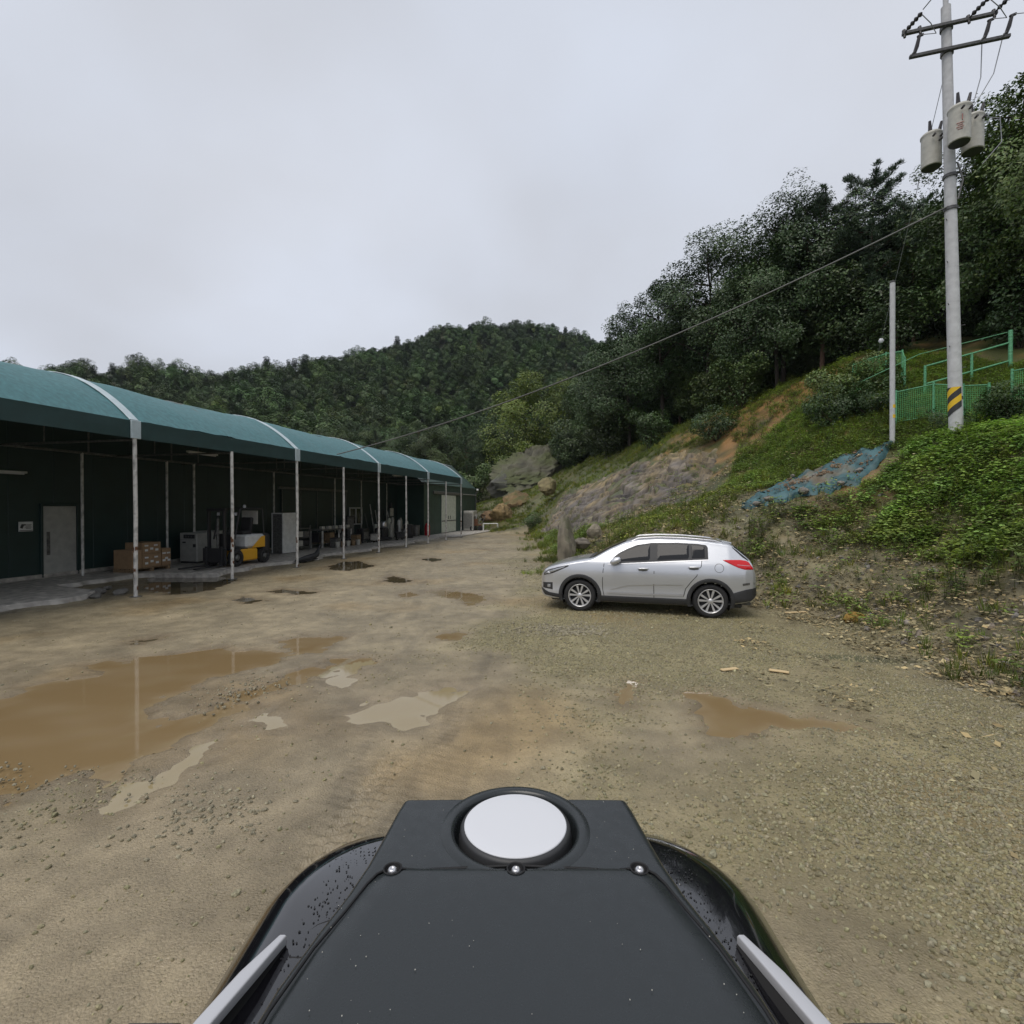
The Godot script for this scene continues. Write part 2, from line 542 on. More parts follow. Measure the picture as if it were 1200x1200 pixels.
func land() -> void:
	var ds := PackedFloat64Array()
	for k in 14: ds.append(-8.0 + k * .66)
	var d := 1.25
	while d < 16.0:
		ds.append(d); d += maxf(.022, d * .0068)
	while d < 82.0:
		ds.append(d); d += d * .012
	var xs := PackedFloat64Array()
	var x := 0.0
	var right := PackedFloat64Array()
	while x < 48.0:
		right.append(x); x += maxf(.03, x * .0105)
	for k in range(right.size() - 1, 0, -1): xs.append(-right[k])
	xs.append_array(right)
	var rows := []
	var cols := []
	for dd in ds:
		var r := PackedVector3Array()
		var c := PackedColorArray()
		r.resize(xs.size()); c.resize(xs.size())
		var k := 0
		for xx in xs:
			if absf(xx) > dd * 1.15 + 6.0:      # beside what can be seen: the smooth land is enough
				r[k] = Vector3(xx, lay(xx, dd), -dd)
				c[k] = Color(.1, .1, .05)
				k += 1
				continue
			var dip := pool_dip(xx, dd) if xx < 5 and dd < 24 else 0.0
			var h := ground(xx, dd) - dip
			if xx < 1.5 and dip == 0.0: h += tread(xx, dd)
			r[k] = Vector3(xx, h, -dd)
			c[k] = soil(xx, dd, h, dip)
			k += 1
		rows.append(r); cols.append(c)
	var mb := MB.new()
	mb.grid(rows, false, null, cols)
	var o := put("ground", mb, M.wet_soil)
	o.set_meta("kind", "structure")
	o.set_meta("label", "wet gravel and mud yard rising into a weedy bank")
	for wi in pools.size():
		var w: Dictionary = pools[wi]
		var wb := MB.new()
		var deepc: Color = {"muddy_water": Color(.225, .158, .080), "milky_water": Color(.27, .215, .115), "dark_water": Color(.07, .056, .032)}[w.water]
		var edgec: Color = {"muddy_water": Color(.285, .222, .135), "milky_water": Color(.29, .24, .145), "dark_water": Color(.13, .105, .065)}[w.water]
		var step := clampf((w.hi.x - w.lo.x) / 40.0, .05, .1)
		var nx := int((w.hi.x - w.lo.x) / step) + 1
		var ny := int((w.hi.y - w.lo.y) / step) + 1
		var pr := []
		var pc := []
		for a in ny + 1:
			var row := PackedVector3Array()
			var crow := PackedColorArray()
			for b in nx + 1:
				var qx: float = w.lo.x + b * step
				var qd: float = w.lo.y + a * step
				var dp: float = pool_dip(qx, qd, wi) / w.deep
				row.append(W(qx, -.024 + wi * .0002, qd))
				var k := clampf(dp * 1.05 - .2 + nf.get_noise_2d(qx * 30, qd * 60) * .6 + nz.get_noise_2d(qx * 30, qd * 30) * .3, 0, 1)
				var cc := edgec.lerp(deepc, k)
				cc.a = dp
				crow.append(cc)
			pr.append(row); pc.append(crow)
		wb.grid(pr, false, null, pc, func(m: Vector3) -> bool: return pool_dip(m.x, -m.z, wi) <= 0.0)
		for k in wb.c.size(): wb.c[k].a = 1.0
		var q := put("puddle", wb, M[w.water])
		q.set_meta("kind", "structure")
		q.set_meta("label", w.label)

# the hills behind
func hill(x: float, d: float) -> float:
	var e := Vector2((x + 20) / 118.0, (d - 300) / 125.0).length_squared()
	if x > -20: e = Vector2((x + 20) / 175.0, (d - 300) / 125.0).length_squared()
	var h := 92.0 * exp(-e)
	h += 27.0 * exp(-pow((d - 168) / 62.0, 2)) * smoothstep(20, 150, -x)
	h += 60.0 * exp(-Vector2((x - 190) / 110.0, (d - 150) / 120.0).length_squared())
	h += nz.get_noise_2d(x * .9, d * .9) * 6.0 * clampf((d - 90) / 60.0, 0, 1)
	return h * smoothstep(60, 130, d) + 4.0 * smoothstep(62, 80, d)

func height_at(x: float, d: float) -> float:
	if d < 74: return ground(x, d)
	return maxf(hill(x, d), lay(x, minf(d, 80)) - (d - 74) * .1)

func hills() -> void:
	var rows := []
	var cols := []
	var d := 70.0
	while d < 520:
		var r := PackedVector3Array()
		var c := PackedColorArray()
		for k in 121:
			var x := -420.0 + k * 7.0
			r.append(W(x, height_at(x, d) - .4 - (1.5 if d < 74 else 0.0), d))
			c.append(Color(.035, .04, .018))
		rows.append(r); cols.append(c)
		d += 6.0
	var mb := MB.new()
	mb.grid(rows, false, null, cols)
	var o := put("hill", mb, M.forest_soil)
	o.set_meta("kind", "structure")
	# the wide country beyond, so that the ground reaches the horizon
	var far := MB.new()
	far.col = Color(.07, .075, .04)
	for r in [[-3000.0, 3000.0, -520.0, -3000.0], [-3000.0, 3000.0, 3000.0, 8.0], [-3000.0, -47.9, 8.0, -520.0], [47.9, 3000.0, 8.0, -520.0]]:
		var y := -1.2
		far.quad(Vector3(r[0], y, r[2]), Vector3(r[1], y, r[2]), Vector3(r[1], y, r[3]), Vector3(r[0], y, r[3]))
	var f := put("terrain", far, M.forest_soil)
	f.set_meta("kind", "structure")

# ---------------------------------------------------------------- plants
func clump(mb: MB, ctr: Vector3, rad: Vector3, count: int, size: float, base: Color, from: Vector3, slim := .5, wild := .9) -> void:
	var tone := rng.randf_range(.72, 1.3)
	for k in count:
		var q := rv()
		q = q.normalized() * pow(q.length(), .45)
		var p := ctr + q * rad
		var outw := ((p - from).normalized() * .7 + Vector3.UP * .45 + rv() * wild).normalized()
		var t := outw.cross(rv()).normalized()
		t = (t - Vector3.UP * .25 + outw * .15).normalized()
		var s := t.cross(outw).normalized()
		var l := size * rng.randf_range(.65, 1.3)
		var w := tone * rng.randf_range(.7, 1.35)
		mb.leaf(p, t * l, s * l * slim * .5, Color(base.r * w * rng.randf_range(.85, 1.2), base.g * w, base.b * w, 1))

func branch_path(a: Vector3, b: Vector3, sag: float, steps := 4) -> Array:
	var pts := []
	var off := rv() * a.distance_to(b) * .1
	for k in steps + 1:
		var t := float(k) / steps
		pts.append(a.lerp(b, t) + off * sin(t * PI) + Vector3.UP * sag * sin(t * PI))
	return pts

# a broadleaf tree of height h: [trunk mesh, crown mesh]
func broadleaf(h: float, spread: float, base: Color, leaves: int, size: float, low := .3) -> Array:
	var tb := MB.new()
	var lb := MB.new()
	tb.col = Color(.085, .07, .055)
	var tp := []
	var bend := Vector3(rng.randf_range(-1, 1), 0, rng.randf_range(-1, 1)) * h * .06
	for k in 7:
		var t := k / 6.0
		tp.append(Vector3(0, -.3 + t * h * .92, 0) + bend * t * t + rv() * .08 * t * Vector3(1, 0, 1))
	var rd := []
	for k in 7: rd.append(h * .0155 * (1.0 - k / 6.0 * .85))
	tb.tube(tp, rd, 8)
	var tips := []
	var nl := 15
	for k in nl:
		var t := lerpf(low, .93, (k + .5) / nl)
		var g := k * 2.4 + rng.randf_range(-.4, .4)
		var st: Vector3 = tp[int(t * 6)].lerp(tp[mini(int(t * 6) + 1, 6)], fposmod(t * 6, 1.0))
		var reach := spread * sqrt(clampf(1.0 - pow((t - .48) / .58, 2), .06, 1)) * rng.randf_range(.65, 1.12)
		var en := st + Vector3(cos(g) * reach, reach * rng.randf_range(.2, .6), sin(g) * reach)
		var bp := branch_path(st, en, .15)
		tb.tube(bp, [h * .006, h * .005, h * .004, h * .003, h * .0015], 5, false)
		tips.append(en)
		for q in 3:
			var m: Vector3 = bp[2 + q % 2]
			var e2 := m + rv() * reach * .5 + Vector3.UP * .25
			tb.tube([m, m.lerp(e2, .5) + rv() * .08, e2], [h * .003, h * .0022, h * .0012], 4, false)
			tips.append(e2)
	tips.append(tp[6] + Vector3.UP * .3)
	var mid := Vector3(0, h * .5, 0)
	for p in tips:
		var r := spread * rng.randf_range(.24, .40)
		clump(lb, p, Vector3(r, r * .72, r), int(leaves / tips.size() * rng.randf_range(.6, 1.4)), size, base, mid)
		for q in 2:
			var r2 := r * rng.randf_range(.35, .6)
			clump(lb, p + rv() * r * .85, Vector3(r2, r2 * .7, r2), int(leaves / tips.size() * .22), size, base, mid)
	return [tb.mesh(M.bark), lb.mesh(M.leaves_0)]

func pine(h: float, spread: float, base: Color) -> Array:
	var tb := MB.new()
	var lb := MB.new()
	tb.col = Color(.13, .082, .055)
	var tp := []
	var rd := []
	var ph := rng.randf() * TAU
	for k in 10:
		var t := k / 9.0
		tp.append(Vector3(sin(t * 3 + ph) * .28 * t, -.3 + t * (h + .2), cos(t * 2.3 + ph) * .25 * t))
		rd.append(h * .014 * (1.02 - t * .92))
	tb.tube(tp, rd, 8)
	var lev := .34
	while lev < 1.0:
		var st: Vector3 = tp[int(lev * 9)].lerp(tp[mini(int(lev * 9) + 1, 9)], fposmod(lev * 9, 1.0))
		var reach0 := spread * clampf(pow(1.05 - lev, .42) * 1.12, .3, 1) * (0.7 if lev < .45 else 1.0)
		var a0 := rng.randf() * TAU
		var arms := 3
		for q in arms:
			var g := a0 + TAU * q / arms + rng.randf_range(-.6, .6)
			var reach := reach0 * rng.randf_range(.5, 1.2)
			var en := st + Vector3(cos(g) * reach, reach * rng.randf_range(.05, .3 + lev * .5), sin(g) * reach)
			var bp := branch_path(st, en, -.14 * reach)
			tb.tube(bp, [h * .0045, h * .004, h * .003, h * .002, h * .001], 4, false)
			for w in 9:
				var t := .3 + .72 * w / 8.0
				var sidev := Vector3(-sin(g), .1, cos(g)) * rng.randf_range(-.4, .4) * reach * .6 * (1.25 - t * .8)
				var p: Vector3 = st.lerp(en, t) + sidev + Vector3.UP * (.05 - .14 * reach * sin(t * PI))
				needles(lb, p, rng.randf_range(.16, .34), base)
			for w in 4:
				var e2: Vector3 = en + Vector3(cos(g), .9, sin(g)) * (.12 + w * .1) + rv() * .12
				needles(lb, e2, .13, base)
		lev += rng.randf_range(.06, .1)
	for w in 6: needles(lb, tp[9] + rv() * .3, .3, base)
	return [tb.mesh(M.bark), lb.mesh(M.leaves_0)]

func needles(lb: MB, ctr: Vector3, r: float, base: Color) -> void:
	var tone := rng.randf_range(.7, 1.3)
	for k in 60:
		var q := rv() * Vector3(1, .42, 1) * r + ctr
		var t := (rv() + Vector3(0, .75, 0) + (q - ctr) * 1.2).normalized()
		var s := t.cross(rv()).normalized()
		var w := tone * rng.randf_range(.75, 1.3)
		lb.leaf(q, t * rng.randf_range(.16, .30), s * .018, Color(base.r * w, base.g * w, base.b * w, 1))

func shrub(h: float, spread: float, base: Color, leaves: int, size: float) -> Array:
	var tb := MB.new()
	var lb := MB.new()
	tb.col = Color(.08, .06, .04)
	for k in 9:
		var g := k * 2.4
		var en := Vector3(cos(g) * spread * rng.randf_range(.3, .95), h * rng.randf_range(.45, .98), sin(g) * spread * rng.randf_range(.3, .95))
		var bp := branch_path(Vector3(0, -.1, 0), en, .1)
		tb.tube(bp, [.028, .022, .017, .012, .006], 4, false)
		var r := spread * rng.randf_range(.3, .46)
		clump(lb, en, Vector3(r, r * .8, r), leaves / 12, size, base, Vector3(0, h * .35, 0))
		clump(lb, bp[2], Vector3(r, r, r), leaves / 30, size, base, Vector3(0, h * .3, 0))
	return [tb.mesh(M.bark), lb.mesh(M.leaves_0)]

# far crowns: one mesh
func far_crown(sd: int, conifer: bool) -> ArrayMesh:
	var lb := MB.new()
	var base := Color(.105, .19, .052) if not conifer else Color(.072, .124, .052)
	var nb := 15
	for k in nb:
		var g := k * 2.4 + sd
		var t := (k + .5) / nb
		var r := 3.0 * sqrt(1.0 - pow(t * 1.5 - .62, 2) * .9) if not conifer else 2.5 * (1.05 - t)
		var p := Vector3(cos(g) * r * .72, 2.2 + t * 5.6, sin(g) * r * .72)
		if k == nb - 1: p = Vector3(0, 8.0, 0)
		var q := rng.randf_range(.95, 1.5) * (1.0 if not conifer else .7)
		clump(lb, p, Vector3(q, q * .75, q), 210, .34, base, Vector3(0, 3.5, 0), .75, .4)
	var m := lb.mesh(M.leaves_0)
	return m

var tree_kinds := {}

func plant(called: String, kind: String, pos: Vector3, size: float, turn: float, tint: int, label: String, category: String, group := "") -> Node3D:
	var t := thing(called, label, category, Transform3D(Basis(Vector3.UP, turn).scaled(Vector3.ONE * size), pos), group)
	var pair: Array = tree_kinds[kind]
	for k in 2:
		var o := MeshInstance3D.new()
		o.name = (["trunk", "crown"] if called.ends_with("tree") else ["stem", "foliage"])[k]
		o.mesh = pair[k]
		if k == 1 and tint > 0: o.material_override = M["leaves_%d" % tint]
		t.add_child(o, true)
	return t

func spread_copies(called: String, mesh: Mesh, xf: Array, cols: Array, label: String) -> void:
	if xf.is_empty(): return
	var mm := MultiMesh.new()
	mm.transform_format = MultiMesh.TRANSFORM_3D
	mm.use_colors = true
	mm.mesh = mesh
	mm.instance_count = xf.size()
	for k in xf.size():
		mm.set_instance_transform(k, xf[k])
		mm.set_instance_color(k, cols[k])
	var o := MultiMeshInstance3D.new()
	o.name = called
	o.multimesh = mm
	add_child(o, true)
	o.set_meta("kind", "stuff")
	o.set_meta("label", label)

func turned(pos: Vector3, size: float, tilt := .0, squash := 1.0) -> Transform3D:
	var b := Basis(Vector3.UP, rng.randf() * TAU)
	if tilt > 0.0: b = Basis(Vector3(rng.randf_range(-1, 1), 0, rng.randf_range(-1, 1)).normalized(), rng.randf() * tilt) * b
	return Transform3D(b.scaled_local(Vector3(size, size * squash, size)), pos)

func grey(a: float, hue := 0.0) -> Color:
	return Color(a * (1 + hue), a, a * (1 - hue), 1)

# ---- the wood
func wood() -> void:
	rng.seed = 71
	var gA := Color(.115, .19, .055)
	tree_kinds["oak_a"] = broadleaf(11.0, 3.6, gA, 26000, .165)
	tree_kinds["oak_b"] = broadleaf(12.0, 3.1, gA, 26000, .155, .25)
	tree_kinds["oak_c"] = broadleaf(10.0, 3.9, gA, 26000, .17, .2)
	tree_kinds["acacia"] = broadleaf(11.0, 2.9, Color(.13, .205, .07), 15000, .14, .3)
	tree_kinds["pine_a"] = pine(11.5, 3.3, Color(.095, .15, .065))
	tree_kinds["pine_b"] = pine(10.5, 2.9, Color(.088, .145, .068))
	tree_kinds["bush_a"] = shrub(2.2, 1.3, Color(.125, .2, .055), 5200, .12)
	tree_kinds["bush_b"] = shrub(1.5, 1.1, Color(.115, .19, .055), 4200, .10)
	# the trees that edge the wood on the bank, from far left to near right
	var T := [
		[10.1, 44.0, "oak_c", 1.06, 2, "dark broadleaf tree at the left end of the tree line, loose crown against the sky"],
		[11.9, 40.5, "oak_b", 1.04, 2, "slim broadleaf tree second from the left end of the tree line on the bank"],
		[13.9, 36.5, "oak_a", 1.10, 2, "rounded broadleaf tree in the left half of the tree line above the clay slope"],
		[15.2, 33.0, "acacia", 1.0, 0, "lighter feathery tree left of the pines on the wooded bank"],
		[16.4, 31.0, "oak_b", .86, 0, "broadleaf tree touching the left side of the tall pine"],
		[16.9, 28.0, "pine_a", .82, 2, "tallest pine in the tree line, ragged top standing above its neighbours"],
		[18.6, 26.8, "pine_b", .86, 2, "second pine with spreading top, just right of the tallest pine"],
		[17.7, 29.4, "oak_a", .92, 2, "dark broadleaf crown directly behind the two pines"],
		[20.6, 28.2, "oak_c", .78, 2, "dark broadleaf crown right behind the second pine"],
		[15.6, 30.2, "oak_c", .84, 2, "broadleaf tree filling the gap left of the tallest pine"],
		[19.4, 24.8, "pine_b", .62, 2, "lower pine behind the slim grey post"],
		[21.2, 25.4, "oak_a", .5, 0, "low broadleaf tree seen between the slim grey post and the utility pole"],
		[19.9, 21.6, "acacia", .78, 0, "thin see-through tree just right of the utility pole"],
		[19.4, 19.6, "oak_c", .82, 0, "leafy tree behind the green railing, lower than the one at the picture edge"],
		[18.4, 17.2, "oak_b", .84, 1, "tall leafy tree at the right edge of the picture above the railing"],
	]
	for a in T:
		plant("pine_tree" if a[2].begins_with("pine") else "tree", a[2], W(a[0], lay(a[0], a[1]) - .15, a[1]), a[3], rng.randf() * TAU, a[4], a[5], "tree", "trees along the edge of the wood on the bank")
	plant("tree", "oak_c", W(2.2, lay(2.2, 66) - .2, 66), 1.34, 1.0, 3, "yellowish green tree in front of the wooded hill, behind the mossy boulder", "tree")
	plant("tree", "acacia", W(7.4, lay(7.4, 67) - .2, 67), 1.05, 2.0, 3, "smaller yellow green tree half hidden right of the pale one", "tree")
	plant("tree", "oak_a", W(10.2, lay(10.2, 62) - .2, 62), 1.0, 4.0, 2, "dark tree behind the mossy boulder, left of the tree line", "tree")
	plant("tree", "oak_b", W(6.2, lay(6.2, 66) - .2, 66), .75, 5.0, 2, "low dark tree rising directly behind the mossy boulder", "tree")
	# bushes
	var S := [
		[13.4, 18.9, "bush_a", .62, 1, "yellowish bush at the top of the slope, left of the green fence posts"],
		[12.4, 19.8, "bush_a", .8, 1, "bush left of the fence corner, on the brow of the clay slope"],
		[12.3, 17.4, "bush_b", .8, 2, "dark bush in front of the fence corner, left of the slim post"],
		[11.6, 18.2, "bush_b", .9, 2, "dark green bush lowest on the slope, left of the slim post"],
		[12.3, 14.4, "bush_b", .5, 2, "dark bush between the slim post and the utility pole"],
		[13.0, 13.3, "bush_a", .5, 2, "overgrown dark bush just right of the utility pole"],
		[13.5, 13.9, "bush_b", .6, 0, "overgrown bush against the fence, near the right picture edge"],
		[11.0, 27.5, "bush_b", 1.1, 2, "grey green bush at the foot of the tree line on the clay slope"],
		[13.2, 29.5, "bush_a", 1.2, 0, "bush under the tall pine"],
		[9.6, 36.0, "bush_a", 1.2, 2, "bush at the foot of the left trees"],
		[16.6, 22.0, "bush_a", 1.2, 2, "bush in the shade below the lower pine"],
		[18.2, 18.4, "bush_b", 1.3, 2, "low bush above the green railing"],
		[-4.4, 62.0, "bush_a", 2.0, 0, "big bush beyond the far end of the shed"],
		[-8.4, 66.0, "bush_a", 2.4, 2, "darker big bush behind the far gable of the shed"],
		[-.6, 63.5, "bush_a", 1.9, 1, "lighter bush left of the mossy boulder"],
		[1.8, 42.0, "bush_b", .8, 0, "low weedy bush at the foot of the round boulders"],
		[6.05, 5.62, "bush_b", .33, 1, "small tuft of yellow green weeds at the right picture edge"],
	]
	for a in S:
		plant("bush", a[2], W(a[0], lay(a[0], a[1]) - .1, a[1]), a[3], rng.randf() * TAU, a[4], a[5], "bush")
	# the closed wood behind the edge: too many to count
	var pool_of := ["oak_a", "oak_b", "oak_c", "pine_a", "pine_b", "acacia"]
	for kd in pool_of.size():
		var xt := []
		var ct := []
		rng.seed = 100 + kd
		for k in 58:
			var d := rng.randf_range(12, 62)
			var edge := lin([Vector2(12, 24.5), Vector2(20, 25.5), Vector2(25, 22), Vector2(33, 18), Vector2(40, 14), Vector2(48, 11), Vector2(62, 8)], d)
			var x := edge + pow(rng.randf(), 1.3) * 20.0
			var sz := rng.randf_range(.75, 1.02) * lin([Vector2(14, .55), Vector2(26, .58), Vector2(36, .74), Vector2(48, .95)], d)
			xt.append(turned(W(x, lay(x, d) - .3, d), sz))
			ct.append(grey(rng.randf_range(.65, 1.1), rng.randf_range(-.08, .1)))
		for k in 17:                     # along the foot of the hill behind the shed
			var x := rng.randf_range(-70, 2)
			var d := rng.randf_range(64, 88)
			xt.append(turned(W(x, height_at(x, d) - .3, d), rng.randf_range(.65, .95)))
			ct.append(grey(rng.randf_range(.6, 1.0), rng.randf_range(-.1, .15)))
		for part in 2:
			spread_copies("wood" if part == 1 else "wood_trunks", tree_kinds[pool_of[kd]][part], xt, ct, "dense wood behind the first row of trees")
	# undergrowth that closes the foot of the wood
	for kd in ["bush_a", "bush_b"]:
		var xt := []
		var ct := []
		rng.seed = 9
		for k in 120:
			var d := rng.randf_range(14, 60)
			var edge := lin([Vector2(14, 20.0), Vector2(20, 19.5), Vector2(27, 18), Vector2(33, 15), Vector2(40, 10.5), Vector2(48, 7.5), Vector2(60, 5)], d)
			var x := edge + rng.randf() * 9.0
			xt.append(turned(W(x, lay(x, d) - .2, d), rng.randf_range(.9, 2.0)))
			ct.append(grey(rng.randf_range(.45, .9), rng.randf_range(-.05, .1)))
		spread_copies("undergrowth", tree_kinds[kd][1], xt, ct, "dark undergrowth at the foot of the wood")
	# the far wooded hill
	rng.seed = 5
	var kinds := []
	for k in 6: kinds.append(far_crown(k, k >= 4))
	var xs := []
	var cs := []
	for k in 6:
		xs.append([]); cs.append([])
	var d := 80.0
	while d < 372:
		var step := 3.1 + d * .0035
		var x := -d * 1.08 - 12.0
		while x < minf(d * .42 + 12, 150):
			var px := x + rng.randf_range(-.5, .5) * step
			var pd := d + rng.randf_range(-.5, .5) * step
			var h := hill(px, pd)
			var patch := nz.get_noise_2d(px * 1.6 + 900, pd * 1.6)
			var kd := rng.randi() % 4 if rng.randf() < .78 - patch * .5 else 4 + rng.randi() % 2
			var sz := (rng.randf_range(.48, .88) if rng.randf() < .85 else rng.randf_range(.88, 1.1)) * (1.0 + nz.get_noise_2d(px * 4, pd * 4) * .35)
			xs[kd].append(turned(W(px, h - 1.0, pd), sz, .12, rng.randf_range(.8, 1.15)))
			var tone := rng.randf_range(.75, 1.25) * (1.0 + patch * .6)
			var hue := .12 * nz.get_noise_2d(px * 2.5, pd * 2.5 + 400) + rng.randf_range(-.08, .12)
			if rng.randf() < .05: hue += .3
			cs[kd].append(grey(tone, hue))
			x += step
		d += step * .92
	for k in 6:
		spread_copies("forest", kinds[k], xs[k], cs[k], "closed forest covering the hill behind the shed")

# ---- low growth and loose ground cover
func weed_mesh(sd: int) -> ArrayMesh:
	rng.seed = sd
	var lb := MB.new()
	for k in 11:
		var g := k * 2.4 + rng.randf()
		var r := rng.randf_range(.03, .22)
		var top := Vector3(cos(g) * r, rng.randf_range(.12, .26), sin(g) * r)
		var b := rng.randf_range(.7, 1.3)
		for q in 3:
			var a := g + (q - 1) * 1.1
			var t := Vector3(cos(a), rng.randf_range(-.4, .25), sin(a)).normalized() * rng.randf_range(.03, .07)
			var s := t.cross(Vector3.UP + rv() * .4).normalized() * t.length() * .38
			lb.leaf(top, t, s, Color(.23 * b, .38 * b, .095 * b))
		lb.leaf(Vector3(cos(g) * r * .3, 0, sin(g) * r * .3), top - Vector3(cos(g) * r * .3, 0, sin(g) * r * .3), Vector3(.004, 0, .004), Color(.12, .16, .05))
	return lb.mesh(M.weed_leaves)

func tuft_mesh(sd: int) -> ArrayMesh:
	rng.seed = sd
	var lb := MB.new()
	for k in 22:
		var g := rng.randf() * TAU
		var r := rng.randf_range(0, .07)
		var lean := rng.randf_range(.1, .8)
		var t := Vector3(cos(g) * lean, 1, sin(g) * lean).normalized() * rng.randf_range(.1, .28)
		var b := rng.randf_range(.7, 1.35)
		lb.leaf(Vector3(cos(g) * r, -.01, sin(g) * r), t, Vector3(-sin(g), 0, cos(g)) * .006, Color(.17 * b, .24 * b, .06 * b))
	return lb.mesh(M.weed_leaves)

func litter_mesh(sd: int) -> ArrayMesh:
	rng.seed = sd
	var lb := MB.new()
	for k in 12:
		var p := Vector3(rng.randf_range(-.16, .16), rng.randf_range(.004, .03), rng.randf_range(-.16, .16))
		var g := rng.randf() * TAU
		var t := Vector3(cos(g), rng.randf_range(-.25, .35), sin(g)) * rng.randf_range(.03, .09)
		if k < 3: t *= 2.4
		var s := t.cross(Vector3.UP + rv() * .6).normalized() * (t.length() * .3 if k >= 3 else .005)
		var b := rng.randf_range(.55, 1.5)
		lb.leaf(p, t, s, Color(.245 * b, .212 * b, .122 * b))
	return lb.mesh(M.litter)

func pebble_mesh(sd: int, seg: int, ring: int, rough: float) -> ArrayMesh:
	return stone_builder(sd, seg, ring, rough, Color.WHITE).mesh(M.stone)

func stone_builder(sd: int, seg: int, ring: int, rough: float, base: Color, flat := true, freq := 1.0) -> MB:
	var f := FastNoiseLite.new()
	f.seed = sd
	f.frequency = .9 * freq
	f.fractal_octaves = 3
	f.fractal_type = FastNoiseLite.FRACTAL_RIDGED if rough > .3 else FastNoiseLite.FRACTAL_FBM
	var rows := []
	for a in ring + 1:
		var th := PI * a / ring
		var row := PackedVector3Array()
		for b in seg:
			var g := TAU * b / seg
			var p := Vector3(sin(th) * cos(g), cos(th), sin(th) * sin(g))
			var q := p * (1.0 + f.get_noise_3dv(p * 1.6 + Vector3.ONE * sd) * rough)
			for w in 5:                     # a few planes cut the ball into a broken stone
				var nn := Vector3(sin(sd * 3.7 + w * 2.1), cos(sd * 1.9 + w * 1.3) * .8, cos(sd * 2.3 + w * 2.9)).normalized()
				var over := q.dot(nn) - .72
				if over > 0: q -= nn * over * .85
			if seg >= 12: q *= 1.0 + f.get_noise_3dv(p * 5.0) * .10 + f.get_noise_3dv(p * 12.0 + Vector3.ONE * 7) * .05 + (f.get_noise_3dv(p * 27.0) * .016 if seg > 40 else 0.0)
			row.append(q)
		rows.append(row)
	var mb := MB.new()
	if not flat:
		mb.col = base
		mb.grid(rows, true, Vector3())
		return mb
	for a in ring:
		for b in seg:
			var b2 := (b + 1) % seg
			var k := 1.0 + f.get_noise_3dv(rows[a][b] * 4.0) * .25
			mb.col = Color(base.r * k, base.g * k, base.b * k)
			if a == 0: mb.tri(rows[0][0], rows[1][b2], rows[1][b])
			elif a == ring - 1: mb.tri(rows[ring][0], rows[a][b], rows[a][b2])
			else: mb.quad(rows[a][b], rows[a][b2], rows[a + 1][b2], rows[a + 1][b])
	return mb

